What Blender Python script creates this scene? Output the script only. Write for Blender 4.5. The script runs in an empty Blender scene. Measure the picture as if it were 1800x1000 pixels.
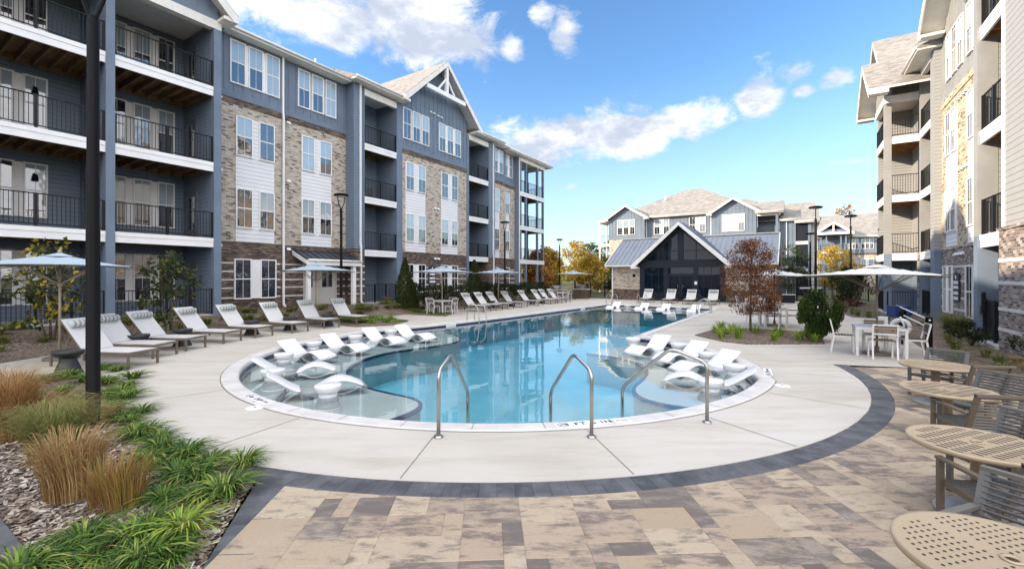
import bpy, bmesh, math, random
from mathutils import Vector, Matrix
from mathutils.geometry import tessellate_polygon
random.seed(7)
R = math.radians
SC = bpy.context.scene
COL = SC.collection
# ------------------------------------------------------------------ camera
cam = bpy.data.cameras.new("camera")
cam.sensor_width = 36.0
cam.lens = 780 / 1800 * 36.0
cam.shift_y = -13 / 1800
cam.clip_start = 0.05
cam.clip_end = 6000
camo = bpy.data.objects.new("camera", cam)
COL.objects.link(camo)
camo.location = (0, 0, 1.95)
camo.rotation_euler = (R(90), 0, 0)
SC.camera = camo
# ------------------------------------------------------------------ light
SUN_EL, SUN_AZ = 19.0, -96.0          # azimuth from +Y, clockwise
SC.view_settings.view_transform = 'Standard'
SC.view_settings.look = 'None'
SC.view_settings.exposure = 1.6
SC.view_settings.gamma = 1.0
SC.cycles.max_bounces = 8
SC.cycles.transparent_max_bounces = 12
SC.cycles.diffuse_bounces = 4
SC.cycles.glossy_bounces = 4
SC.cycles.caustics_reflective = False
SC.cycles.caustics_refractive = False
SC.cycles.sample_clamp_indirect = 6
sd = Vector((math.sin(R(SUN_AZ)) * math.cos(R(SUN_EL)), math.cos(R(SUN_AZ)) * math.cos(R(SUN_EL)), math.sin(R(SUN_EL))))
sl = bpy.data.lights.new("sun", 'SUN')
sl.energy = 3.1
sl.angle = R(0.5)
sl.color = (1.0, 0.83, 0.62)
so = bpy.data.objects.new("sun", sl)
COL.objects.link(so)
so.rotation_euler = (-sd).to_track_quat('-Z', 'Y').to_euler()

W = bpy.data.worlds.new("World")
SC.world = W
W.use_nodes = True
wt = W.node_tree
wt.nodes.clear()


class NT:
    def __init__(s, tree):
        s.t = tree

    def n(s, typ, **kw):
        nd = s.t.nodes.new(typ)
        ins = kw.pop('ins', {})
        for k, v in kw.items():
            setattr(nd, k, v)
        for k, v in ins.items():
            s.set(nd.inputs[k], v)
        return nd

    def set(s, sock, v):
        if isinstance(v, bpy.types.NodeSocket):
            s.t.links.new(v, sock)
        elif isinstance(v, bpy.types.Node):
            s.t.links.new(v.outputs[0], sock)
        else:
            if sock.type == 'RGBA' and len(v) == 3:
                v = (*v, 1)
            sock.default_value = v

    def math(s, op, a, b=0.0, c=0.0, clamp=False):
        return s.n('ShaderNodeMath', operation=op, use_clamp=clamp, ins={0: a, 1: b, 2: c}).outputs[0]

    def vmath(s, op, a, b=(0, 0, 0)):
        nd = s.n('ShaderNodeVectorMath', operation=op, ins={0: a, 1: b})
        return nd.outputs['Value' if op in ('LENGTH', 'DOT_PRODUCT') else 'Vector']

    def ss(s, x, a, b, lo=0.0, hi=1.0):
        return s.n('ShaderNodeMapRange', interpolation_type='SMOOTHSTEP', ins={0: x, 1: a, 2: b, 3: lo, 4: hi}).outputs[0]

    def mix(s, f, a, b, mode='MIX'):
        nd = s.n('ShaderNodeMix', data_type='RGBA', blend_type=mode)
        s.set(nd.inputs[0], f); s.set(nd.inputs[6], a); s.set(nd.inputs[7], b)
        return nd.outputs[2]

    def noise(s, vec, scale, detail=4.0, rough=0.5, dist=0.0):
        return s.n('ShaderNodeTexNoise', ins={'Vector': vec, 'Scale': scale, 'Detail': detail, 'Roughness': rough, 'Distortion': dist}).outputs['Fac']

    def ramp(s, f, stops):
        nd = s.n('ShaderNodeValToRGB')
        e = nd.color_ramp.elements
        while len(e) < len(stops):
            e.new(0.5)
        for i, (p, c) in enumerate(stops):
            e[i].position = p
            e[i].color = (*c, 1) if len(c) == 3 else c
        s.set(nd.inputs[0], f)
        return nd.outputs[0]


def build_world():
    t = NT(wt)
    d = t.n('ShaderNodeTexCoord').outputs['Generated']
    sky = t.n('ShaderNodeTexSky', sky_type='NISHITA', sun_disc=False, sun_elevation=R(SUN_EL), sun_rotation=R(SUN_AZ), air_density=1.0, dust_density=0.0, ozone_density=2.0)
    sk = t.n('ShaderNodeHueSaturation', ins={"Saturation": 1.18, 'Value': 1.0, 'Hue': 0.503, 'Color': sky}).outputs[0]
    sep = t.n('ShaderNodeSeparateXYZ', ins={0: d})
    sk = t.mix(t.ss(sep.outputs[2], 0.42, -0.02, 0.0, 0.68), sk, (2.3, 2.9, 3.5))
    az = t.math('ARCTAN2', sep.outputs[0], sep.outputs[1])
    el = t.math('ARCSINE', sep.outputs[2])
    p = t.n('ShaderNodeCombineXYZ', ins={0: az, 1: el}).outputs[0]
    tot = None
    for (a, e, sa, se, k) in CLOUDS:
        q = t.vmath('MULTIPLY', t.vmath('SUBTRACT', p, (a, e, 0)), (1 / sa, 1 / se, 0))
        m = t.ss(t.vmath('LENGTH', q), 1.75, 0.0, 0.0, k)
        tot = m if tot is None else t.math('MAXIMUM', tot, m)
    over = t.math('MAXIMUM', t.ss(el, 0.78, 1.05, 0.0, 0.8), t.ss(sep.outputs[1], -0.02, -0.4, 0.0, 0.8))  # bright cloud added overhead and behind the camera to lighten the shaded court
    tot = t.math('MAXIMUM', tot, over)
    sc = t.vmath('MULTIPLY', d, (1, 1, 1.9))
    n1 = t.noise(sc, 9.0, 12.0, 0.66, 0.5)
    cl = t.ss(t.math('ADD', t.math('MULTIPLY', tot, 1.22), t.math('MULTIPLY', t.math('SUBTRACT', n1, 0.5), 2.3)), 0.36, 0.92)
    n2 = t.noise(t.vmath('ADD', sc, (0.02, 0.0, -0.05)), 9.0, 9.0, 0.6)
    shade = t.ss(n2, 0.38, 0.64)
    ccol = t.mix(shade, (0.95, 0.97, 1.02), (0.50, 0.56, 0.68))
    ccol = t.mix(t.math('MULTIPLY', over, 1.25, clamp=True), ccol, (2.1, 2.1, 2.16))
    bg1 = t.n('ShaderNodeBackground', ins={'Color': sk, 'Strength': 0.105})
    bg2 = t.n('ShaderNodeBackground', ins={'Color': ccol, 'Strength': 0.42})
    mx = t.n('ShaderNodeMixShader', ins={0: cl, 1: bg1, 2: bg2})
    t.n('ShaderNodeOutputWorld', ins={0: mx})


CLOUDS = [(-0.453, 0.50, 0.17, 0.062, 1.0), (-0.178, 0.515, 0.165, 0.075, 1.0), (0.0, 0.481, 0.034, 0.03, .72), (0.064, 0.529, 0.036, 0.03, .7),
          (0.119, 0.50, 0.038, 0.042, .74), (0.06, 0.297, 0.12, 0.045, .95), (0.227, 0.305, 0.14, 0.055, 1.0), (0.378, 0.315, 0.09, 0.04, .95),
          (0.509, 0.346, 0.043, 0.055, .9), (0.556, 0.373, 0.045, 0.022, .7), (0.581, 0.337, 0.02, 0.014, .7), (0.635, 0.346, 0.033, 0.02, .66),
          (0.656, 0.202, 0.05, 0.011, .6), (0.134, 0.197, 0.025, 0.01, .55)]
build_world()

# ------------------------------------------------------------------ helpers
class MB:
    def __init__(s):
        s.v = []; s.f = []; s.m = []; s.sm = []; s.uv = None

    def add(s, verts, faces, m=0, smooth=False):
        o = len(s.v)
        s.v.extend(verts)
        for f in faces:
            s.f.append([i + o for i in f]); s.m.append(m); s.sm.append(smooth)
        return s

    def box(s, x0, x1, y0, y1, z0, z1, m=0):
        x0, x1 = min(x0, x1), max(x0, x1); y0, y1 = min(y0, y1), max(y0, y1); z0, z1 = min(z0, z1), max(z0, z1)
        return s.add([(x0, y0, z0), (x1, y0, z0), (x1, y1, z0), (x0, y1, z0), (x0, y0, z1), (x1, y0, z1), (x1, y1, z1), (x0, y1, z1)],
                     [(0, 3, 2, 1), (4, 5, 6, 7), (0, 1, 5, 4), (1, 2, 6, 5), (2, 3, 7, 6), (3, 0, 4, 7)], m)

    def beam(s, p, q, w, h, m=0, up=(0, 0, 1)):
        p, q = Vector(p), Vector(q)
        d = (q - p).normalized()
        a = d.cross(Vector(up))
        if a.length < 1e-4:
            a = d.cross(Vector((1, 0, 0)))
        a.normalize(); b = a.cross(d)
        a *= w / 2; b *= h / 2
        vs = [tuple(c + sx * a + sz * b) for c in (p, q) for sx, sz in ((-1, -1), (1, -1), (1, 1), (-1, 1))]
        return s.add(vs, [(0, 1, 2, 3), (7, 6, 5, 4), (0, 4, 5, 1), (1, 5, 6, 2), (2, 6, 7, 3), (3, 7, 4, 0)], m)

    def tube(s, pts, r, n=8, m=0, cap=True):
        pts = [Vector(p) for p in pts]
        rs = r if isinstance(r, (list, tuple)) else [r] * len(pts)
        vs = []; fs = []
        ref = None
        for i, p in enumerate(pts):
            a = pts[max(i - 1, 0)]; b = pts[min(i + 1, len(pts) - 1)]
            d = (b - a).normalized()
            if ref is None:
                ref = d.orthogonal().normalized()
            ref = (ref - d * ref.dot(d)).normalized()
            w = d.cross(ref)
            for k in range(n):
                an = 2 * math.pi * k / n
                vs.append(tuple(p + rs[i] * (math.cos(an) * ref + math.sin(an) * w)))
        for i in range(len(pts) - 1):
            for k in range(n):
                k2 = (k + 1) % n
                fs.append((i * n + k, i * n + k2, (i + 1) * n + k2, (i + 1) * n + k))
        s.add(vs, fs, m, True)
        if cap:
            o = len(s.v) - len(vs)
            s.f.append([o + k for k in range(n)][::-1]); s.m.append(m); s.sm.append(False)
            s.f.append([o + (len(pts) - 1) * n + k for k in range(n)]); s.m.append(m); s.sm.append(False)
        return s

    def lathe(s, prof, c=(0, 0, 0), n=20, m=0, smooth=True):
        vs = []; fs = []
        for r, z in prof:
            for k in range(n):
                an = 2 * math.pi * k / n
                vs.append((c[0] + r * math.cos(an), c[1] + r * math.sin(an), c[2] + z))
        for i in range(len(prof) - 1):
            for k in range(n):
                k2 = (k + 1) % n
                fs.append((i * n + k, i * n + k2, (i + 1) * n + k2, (i + 1) * n + k))
        s.add(vs, fs, m, smooth)
        o = len(s.v) - len(vs)
        if prof[0][0] > 1e-3:
            s.f.append([o + k for k in range(n)][::-1]); s.m.append(m); s.sm.append(False)
        if prof[-1][0] > 1e-3:
            s.f.append([o + (len(prof) - 1) * n + k for k in range(n)]); s.m.append(m); s.sm.append(False)
        return s

    def prism(s, poly, z0, z1, m=0, axis='z', mt=None):
        n = len(poly)
        if axis == 'z':
            f = lambda p, h: (p[0], p[1], h)
        elif axis == 'y':
            f = lambda p, h: (p[0], h, p[1])
        else:
            f = lambda p, h: (h, p[0], p[1])
        o = len(s.v)
        s.v.extend([f(p, z0) for p in poly] + [f(p, z1) for p in poly])
        for i in range(n):
            j = (i + 1) % n
            s.f.append([o + i, o + j, o + n + j, o + n + i]); s.m.append(m); s.sm.append(False)
        for t in tessellate_polygon([[Vector((p[0], p[1], 0)) for p in poly]]):
            s.f.append([o + t[0], o + t[1], o + t[2]]); s.m.append(m); s.sm.append(False)
            s.f.append([o + n + t[2], o + n + t[1], o + n + t[0]]); s.m.append(m if mt is None else mt); s.sm.append(False)
        return s

    def sheet(s, polys, z, m=0):
        loops = [[Vector((p[0], p[1], 0)) for p in q] for q in polys]
        flat = [p for q in polys for p in q]
        o = len(s.v)
        s.v.extend([(p[0], p[1], z) for p in flat])
        for t in tessellate_polygon(loops):
            a, b, c = [flat[i] for i in t]
            cr = (b[0] - a[0]) * (c[1] - a[1]) - (b[1] - a[1]) * (c[0] - a[0])
            if abs(cr) < 1e-9:
                continue
            s.f.append([o + i for i in (t if cr > 0 else t[::-1])]); s.m.append(m); s.sm.append(False)
        return s

    def build(s, name, mats, parent=None, loc=None, fix=True):
        me = bpy.data.meshes.new(name)
        me.from_pydata(s.v, [], s.f)
        if not isinstance(mats, (list, tuple)):
            mats = [mats]
        for m in mats:
            me.materials.append(m)
        me.polygons.foreach_set('material_index', s.m)
        me.polygons.foreach_set('use_smooth', s.sm)
        if fix:
            bm = bmesh.new(); bm.from_mesh(me)
            bmesh.ops.recalc_face_normals(bm, faces=bm.faces)
            bm.to_mesh(me); bm.free()
        me.update()
        o = bpy.data.objects.new(name, me)
        COL.objects.link(o)
        if parent:
            o.parent = parent
        if loc:
            o.location = loc
        return o


def tag(o, label=None, cat=None, group=None, kind=None):
    if label: o['label'] = label
    if cat: o['category'] = cat
    if group: o['group'] = group
    if kind: o['kind'] = kind
    return o


def empty(name, label, cat, loc=(0, 0, 0), rz=0, group=None):
    o = bpy.data.objects.new(name, None)
    o.empty_display_size = 0.2
    COL.objects.link(o)
    o.location = loc
    o.rotation_euler = (0, 0, rz)
    return tag(o, label, cat, group)


def struct(o):
    o['kind'] = 'structure'
    return o


KIDS = {}


def dup(root, loc, rz, label, group=None, sc=None):
    c = root.copy(); COL.objects.link(c)
    c.location = loc; c.rotation_euler = (0, 0, rz)
    c['label'] = label
    if group: c['group'] = group
    if sc: c.scale = (sc, sc, sc)
    for ch in root.children:
        k = ch.copy(); COL.objects.link(k); k.parent = c
        for g in ch.children:
            q = g.copy(); COL.objects.link(q); q.parent = k
    return c


# ------------------------------------------------------------------ materials
MATS = {}


def mat(name, base=(0.5, 0.5, 0.5), rough=0.6, metal=0.0, spec=0.5, var=0.0, vscale=3.0, bump=0.0, bscale=40.0, fn=None, coat=0.0, sss=0.0, ior=1.5):
    m = bpy.data.materials.new(name)
    m.use_nodes = True
    m.node_tree.nodes.clear()
    t = NT(m.node_tree)
    out = t.n('ShaderNodeOutputMaterial')
    b = t.n('ShaderNodeBsdfPrincipled', ins={'Roughness': rough, 'Metallic': metal, 'Specular IOR Level': spec, 'Base Color': base, 'IOR': ior, 'Coat Weight': coat})
    t.set(out.inputs[0], b)
    co = t.n('ShaderNodeTexCoord').outputs['Object']
    if var:
        n = t.noise(co, vscale, 6.0, 0.6)
        f = t.ss(n, 0.3, 0.7, 1 - var, 1 + var)
        t.set(b.inputs['Base Color'], t.mix(1.0, base, t.n('ShaderNodeCombineColor', ins={0: f, 1: f, 2: f}).outputs[0], 'MULTIPLY'))
    if bump:
        t.set(b.inputs['Normal'], t.n('ShaderNodeBump', ins={'Strength': bump, 'Distance': 0.02, 'Height': t.noise(co, bscale, 5.0, 0.6)}).outputs[0])
    if fn:
        fn(t, b, co, out)
    MATS[name] = m
    return m


def wallcoord(t, co):
    s = t.n('ShaderNodeSeparateXYZ', ins={0: co})
    return s, t.n('ShaderNodeCombineXYZ', ins={0: t.math('ADD', s.outputs[0], s.outputs[1]), 1: s.outputs[2]}).outputs[0]


def brick_fn(stops, mortar):
    def fn(t, b, co, out):
        s, v = wallcoord(t, co)
        br = t.n('ShaderNodeTexBrick', offset=0.5, ins={'Vector': v, 'Color1': (0, 0, 0), 'Color2': (1, 1, 1), 'Mortar': (0.5, 0.5, 0.5), 'Scale': 1.0, 'Mortar Size': 0.006, 'Brick Width': 0.215, 'Row Height': 0.075, 'Bias': 0.0})
        blot = t.noise(v, 0.9, 3.0, 0.6)
        fac = t.math('ADD', br.outputs['Color'], t.math('MULTIPLY', t.math('SUBTRACT', blot, 0.5), 0.25))
        c = t.ramp(fac, stops)
        fine = t.noise(co, 30.0, 3.0, 0.6)
        c = t.mix(t.ss(fine, .3, .7, 0, .35), c, (0.05, 0.04, 0.035), 'MIX')
        c = t.mix(br.outputs['Fac'], c, mortar)
        t.set(b.inputs['Base Color'], c)
        t.set(b.inputs['Normal'], t.n('ShaderNodeBump', ins={'Strength': 0.5, 'Distance': 0.01, 'Height': t.math('SUBTRACT', fine, br.outputs['Fac'])}).outputs[0])
    return fn


def lap_fn(pitch, base):
    def fn(t, b, co, out):
        s = t.n('ShaderNodeSeparateXYZ', ins={0: co})
        fr = t.math('FRACT', t.math('DIVIDE', s.outputs[2], pitch))
        lap_shade = t.ss(fr, 0.0, 0.15, 1.0, 0.0)  # shade under each lap, painted into the siding colour
        n = t.noise(co, 1.3, 5.0, 0.6)
        c = t.mix(t.ss(n, .3, .7, 0, .14), base, tuple(x * 0.6 for x in base))
        c = t.mix(t.math('MULTIPLY', lap_shade, 0.9), c, tuple(x * 0.25 for x in base))
        t.set(b.inputs['Base Color'], c)
        t.set(b.inputs['Normal'], t.n('ShaderNodeBump', ins={'Strength': 0.9, 'Distance': 0.02, 'Height': t.math('MULTIPLY', fr, -1.0)}).outputs[0])
    return fn


def shingle_fn(base):
    def fn(t, b, co, out):
        s, v = wallcoord(t, co)
        br = t.n('ShaderNodeTexBrick', ins={'Vector': t.vmath('MULTIPLY', v, (1, 1.6, 1)), 'Color1': (0, 0, 0), 'Color2': (1, 1, 1), 'Mortar': (0.1, 0.1, 0.1), 'Scale': 1.0, 'Mortar Size': 0.008, 'Brick Width': 0.33, 'Row Height': 0.13})
        n = t.noise(co, 1.2, 6.0, 0.65)
        f = t.math('ADD', t.math('MULTIPLY', br.outputs['Color'], 0.55), t.math('MULTIPLY', n, 0.45))
        t.set(b.inputs['Base Color'], t.ramp(f, [(0.1, tuple(x * .55 for x in base)), (0.5, base), (0.95, tuple(min(1, x * 1.4) for x in base))]))
        t.set(b.inputs['Normal'], t.n('ShaderNodeBump', ins={'Strength': 0.4, 'Distance': 0.02, 'Height': br.outputs['Color']}).outputs[0])
    return fn


def glass_fn(scale=1.6, st=0.05):
    def fn(t, b, co, out):
        t.set(b.inputs['Normal'], t.n('ShaderNodeBump', ins={'Strength': st, 'Distance': 0.12, 'Height': t.noise(co, scale, 2.0, 0.5)}).outputs[0])
    return fn


def blind_fn(t, b, co, out):
    s = t.n('ShaderNodeSeparateXYZ', ins={0: co})
    fr = t.math('FRACT', t.math('DIVIDE', s.outputs[2], 0.06))
    t.set(b.inputs['Base Color'], t.mix(t.ss(fr, 0.0, 0.35, 1, 0), (0.35, 0.42, 0.47), (0.2, 0.25, 0.29)))
    glass_fn(1.6, 0.05)(t, b, co, out)


mat('white_trim', (0.78, 0.77, 0.76), 0.5, var=0.05, vscale=1.5)
mat('trim_cream', (0.72, 0.69, 0.64), 0.55, var=0.06)
mat('panel_white', (0.74, 0.73, 0.74), 0.55, fn=lap_fn(0.19, (0.74, 0.73, 0.74)))
mat('siding_blue', (0.14, 0.19, 0.26), 0.6, fn=lap_fn(0.17, (0.15, 0.195, 0.26)))
mat('siding_dark', (0.075, 0.10, 0.14), 0.6, fn=lap_fn(0.17, (0.15, 0.195, 0.26)))
mat('siding_grey', (0.3, 0.31, 0.32), 0.6, fn=lap_fn(0.17, (0.30, 0.30, 0.295)))
mat('board_blue', (0.14, 0.18, 0.24), 0.6, var=0.10, vscale=1.0, bump=.08, bscale=12)
mat('board_grey', (0.27, 0.27, 0.265), 0.6, var=0.10, vscale=1.0)
mat('soffit', (0.6, 0.6, 0.6), 0.7, var=0.05)
mat('joist_wood', (0.22, 0.145, 0.07), 0.75, var=0.25, vscale=4)
mat('deck_wood', (0.36, 0.19, 0.06), 0.7, var=0.25, vscale=3)
mat('brick_light', fn=brick_fn([(0.03, (0.075, 0.058, 0.047)), (0.12, (0.26, 0.20, 0.15)), (0.24, (0.44, 0.36, 0.285)), (0.7, (0.53, 0.455, 0.375)), (0.95, (0.61, 0.56, 0.49))], (0.52, 0.47, 0.41)), rough=0.85)
mat('brick_warm', fn=brick_fn([(0.03, (0.09, 0.06, 0.04)), (0.16, (0.36, 0.24, 0.14)), (0.4, (0.52, 0.40, 0.26)), (0.9, (0.62, 0.54, 0.42))], (0.52, 0.45, 0.36)), rough=0.85)
mat('brick_dark', fn=brick_fn([(0.1, (0.028, 0.02, 0.018)), (0.4, (0.095, 0.06, 0.045)), (0.7, (0.15, 0.095, 0.068)), (0.95, (0.23, 0.165, 0.125))], (0.15, 0.125, 0.105)), rough=0.85)
mat('brick_mid', fn=brick_fn([(0.08, (0.08, 0.06, 0.055)), (0.4, (0.22, 0.165, 0.14)), (0.7, (0.31, 0.25, 0.21)), (0.95, (0.46, 0.41, 0.37))], (0.32, 0.29, 0.27)), rough=0.85)
mat('brick_band', (0.6, 0.57, 0.53), 0.8, var=.15, vscale=6)
mat('shingle', rough=0.9, fn=shingle_fn((0.24, 0.225, 0.21)))
mat('metal_roof', (0.25, 0.275, 0.31), 0.4, metal=0.35, var=0.08, vscale=.8)
mat('metal_dark', (0.05, 0.055, 0.065), 0.4, metal=0.3)
mat('rail_black', (0.010, 0.010, 0.011), 0.5, spec=.25)
mat('glass_dark', (0.02, 0.025, 0.032), 0.03, ior=2.5, fn=glass_fn())
mat('glass_blind', (0.3, 0.34, 0.37), 0.03, ior=2.2, fn=blind_fn)
mat('glass_club', (0.004, 0.010, 0.020), 0.02, ior=1.36, fn=glass_fn(0.8, 0.02))
mat('dark_frame', (0.014, 0.018, 0.027), 0.5, spec=.2)
mat('door_paint', (0.10, 0.125, 0.16), 0.5)
mat('door_cream', (0.5, 0.48, 0.45), 0.5)
mat('lamp_black', (0.006, 0.006, 0.007), 0.5, spec=.12)
mat('lens_white', (0.7, 0.7, 0.66), 0.4)
mat('steel', (0.42, 0.41, 0.39), 0.28, metal=1.0)
mat('white_plastic', (0.70, 0.70, 0.72), 0.35)
mat('sling', (0.56, 0.55, 0.54), 0.7, bump=0.15, bscale=250)
mat('frame_bronze', (0.16, 0.125, 0.095), 0.45, metal=0.25)
mat('umb_pole', (0.33, 0.27, 0.20), 0.5, metal=0.2)
mat('umb_brown', (0.13, 0.10, 0.075), 0.5)
mat('umb_fabric', (0.34, 0.41, 0.48), 0.8, bump=0.1, bscale=8)
mat('umb_white', (0.60, 0.59, 0.57), 0.8, bump=0.1, bscale=8)
mat('stool_dark', (0.022, 0.023, 0.025), 0.5)
mat('chair_white', (0.57, 0.56, 0.545), 0.4)
mat('slat_brown', (0.115, 0.075, 0.055), 0.55, var=.2)
mat('strap_grey', (0.10, 0.105, 0.11), 0.5)
mat('arm_grey', (0.12, 0.115, 0.105), 0.45)
mat('arm_brown', (0.115, 0.088, 0.064), 0.45)
mat('base_satin', (0.34, 0.32, 0.29), 0.45, metal=.1)
mat('table_tan', (0.43, 0.335, 0.225), 0.42, metal=0.25)
mat('table_hole', (0.02, 0.017, 0.014), 0.6)
mat('ink', (0.015, 0.015, 0.017), 0.6)
mat('marker_white', (0.76, 0.76, 0.75), 0.4)
mat('sign_navy', (0.018, 0.022, 0.04), 0.5)
mat('red_plastic', (0.6, 0.03, 0.03), 0.4)
mat('blue_cover', (0.01, 0.03, 0.13), 0.6)
mat('grill_steel', (0.45, 0.45, 0.45), 0.3, metal=0.9)


def pillow_fn(t, b, co, out):
    s = t.n('ShaderNodeSeparateXYZ', ins={0: co})
    fr = t.math('FRACT', t.math('ADD', t.math('MULTIPLY', s.outputs[1], 5.2), 0.5))
    t.set(b.inputs['Base Color'], t.ramp(fr, [(0.0, (0.5, 0.5, 0.48)), (0.22, (0.33, 0.43, 0.45)), (0.38, (0.19, 0.165, 0.14)), (0.52, (0.5, 0.45, 0.38)), (0.70, (0.35, 0.45, 0.47)), (0.86, (0.22, 0.2, 0.18))]))


mat('pillow_stripe', (0.6, 0.6, 0.6), 0.85, fn=pillow_fn)
M = MATS
# ------------------------------------------------------------------ site frame: U runs along the long facades, away from the camera; N points from the left building into the court
TH = R(32.5)
US, UC = math.sin(TH), math.cos(TH)
AX, AY = -8.73, 26.2


def site(s, t):
    return (AX + s * US + t * UC, AY + s * UC - t * US)


def sm(x):
    x = min(1.0, max(0.0, x)); return x * x * (3 - 2 * x)


def gh(x, y):
    c = x * UC - y * US
    s = (x - AX) * US + (y - AY) * UC
    z = 0.40 * sm((-16.6 - c) / 3.0) * (1 - sm((s - 22) / 6))
    d = math.hypot(x - 10, y - 20)
    return z + (0.012 * (d - 70) if d > 70 else 0) * 0.3


def mulch_fn(t, b, co, out):
    v1 = t.n('ShaderNodeTexVoronoi', ins={'Vector': t.vmath('MULTIPLY', co, (1, 1.9, 1)), 'Scale': 26.0})
    n = t.noise(co, 1.1, 5.0, 0.6)
    sp = t.n('ShaderNodeSeparateColor', ins={0: v1.outputs['Color']})
    c = t.ramp(sp.outputs[0], [(0.0, (0.04, 0.026, 0.018)), (0.4, (0.12, 0.08, 0.055)), (0.75, (0.24, 0.18, 0.14)), (1.0, (0.38, 0.33, 0.28))])
    c = t.mix(t.ss(n, .35, .7, 0, .5), c, (0.06, 0.035, 0.022))
    t.set(b.inputs['Base Color'], c)
    t.set(b.inputs['Normal'], t.n('ShaderNodeBump', ins={'Strength': 0.8, 'Distance': 0.02, 'Height': v1.outputs['Distance']}).outputs[0])


def lawn_fn(t, b, co, out):
    n = t.noise(co, 0.35, 8.0, 0.7)
    t.set(b.inputs['Base Color'], t.ramp(n, [(0.3, (0.035, 0.045, 0.015)), (0.55, (0.10, 0.10, 0.035)), (0.75, (0.2, 0.16, 0.07))]))


def concrete_fn(t, b, co, out):
    n1 = t.noise(co, 0.28, 5.0, 0.55, 0.3)
    n2 = t.noise(t.vmath('MULTIPLY', co, (0.5, 2.2, 1)), 0.9, 6.0, 0.65)
    n3 = t.noise(co, 70.0, 3.0, 0.7)
    c = t.mix(t.ss(n1, .35, .68), (0.55, 0.512, 0.46), (0.475, 0.435, 0.37))
    c = t.mix(t.ss(n2,   .42, .75, 0, .6), c, (0.34, 0.29, 0.225))
    c = t.mix(t.ss(n3, .35, .7, 0, .14), c, (0.36, 0.35, 0.33))
    t.set(b.inputs['Base Color'], c)
    t.set(b.inputs['Roughness'], t.ss(n2, .3, .7, .5, .8))
    t.set(b.inputs['Normal'], t.n('ShaderNodeBump', ins={'Strength': 0.12, 'Distance': 0.004, 'Height': n3}).outputs[0])


def paver_fn(t, b, co, out):
    at = t.n('ShaderNodeAttribute', attribute_name='tone')
    at2 = t.n('ShaderNodeAttribute', attribute_name='drift')
    tone = at.outputs['Fac']
    pv = t.vmath('ADD', co, t.vmath('MULTIPLY', at2.outputs['Vector'], (30, 30, 30)))
    n = t.noise(t.vmath('MULTIPLY', pv, (1.0, 2.6, 1)), 3.2, 10.0, 0.74, 0.25)
    nf = t.noise(pv, 55.0, 4.0, 0.7)
    base = t.ramp(tone, [(0.0, (0.35, 0.265, 0.18)), (0.3, (0.44, 0.355, 0.255)), (0.55, (0.375, 0.285, 0.205)), (0.76, (0.32, 0.255, 0.195)), (0.9, (0.21, 0.175, 0.15)), (1.0, (0.12, 0.11, 0.11))])
    f = t.ss(t.math('ADD', n, t.math('MULTIPLY', t.math('SUBTRACT', tone, 0.5), 0.16)), .45, .62, 0, .85)
    c = t.mix(f, base, (0.115, 0.095, 0.085))
    c = t.mix(t.ss(t.noise(pv, 1.3, 5.0, .6), .55, .78, 0, .45), c, (0.47, 0.42, 0.36))
    c = t.mix(t.ss(nf, .35, .7, 0, .2), c, (0.20, 0.15, 0.11))
    t.set(b.inputs['Base Color'], c)
    t.set(b.inputs['Normal'], t.n('ShaderNodeBump', ins={'Strength': 0.25, 'Distance': 0.005, 'Height': nf}).outputs[0])


def char_fn(t, b, co, out):
    at2 = t.n('ShaderNodeAttribute', attribute_name='drift')
    n = t.noise(co, 4.0, 6.0, 0.65)
    sp = t.n('ShaderNodeSeparateXYZ', ins={0: at2.outputs['Vector']})
    c = t.mix(sp.outputs[0], (0.044, 0.046, 0.053), (0.088, 0.09, 0.098))
    c = t.mix(t.ss(n, .4, .7, 0, .5), c, (0.17, 0.17, 0.18))
    t.set(b.inputs['Base Color'], c)


mat('mulch', rough=0.95, fn=mulch_fn)
mat('lawn', rough=0.95, fn=lawn_fn)
mat('concrete', rough=0.7, fn=concrete_fn)
mat('coping', (0.57, 0.545, 0.525), 0.6, var=0.09, vscale=2.5, bump=0.1, bscale=60)
mat('paver', rough=0.75, fn=paver_fn)
mat('charcoal_paver', rough=0.7, fn=char_fn)
mat('sand_joint', (0.40, 0.35, 0.29), 0.95)
mat('joint_dark', (0.14, 0.13, 0.12), 0.9)
mat('asphalt', (0.05, 0.05, 0.052), 0.9, var=.2)


def tile_fn(t, b, co, out):
    s = t.n('ShaderNodeSeparateXYZ', ins={0: co})
    v1 = t.n('ShaderNodeCombineXYZ', ins={0: t.math('ADD', t.math('MULTIPLY', s.outputs[0], .55), t.math('MULTIPLY', s.outputs[1], .83)), 1: s.outputs[2]}).outputs[0]
    br = t.n('ShaderNodeTexBrick', offset=0.0, ins={'Vector': v1, 'Color1': (0.008, 0.016, 0.06), 'Color2': (0.02, 0.04, 0.13), 'Mortar': (0.12, 0.13, 0.17), 'Scale': 1.0, 'Mortar Size': 0.005, 'Brick Width': 0.15, 'Row Height': 0.075})
    t.set(b.inputs['Base Color'], br.outputs['Color'])


mat('pool_tile', rough=0.2, fn=tile_fn)
mat('pool_line', (0.012, 0.03, 0.12), 0.3)
mat('pool_plaster', (0.64, 0.88, 0.92), 0.6, var=0.06, vscale=1.0)
mat('shelf_plaster', (0.66, 0.70, 0.68), 0.6, var=0.06, vscale=1.2)


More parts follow.
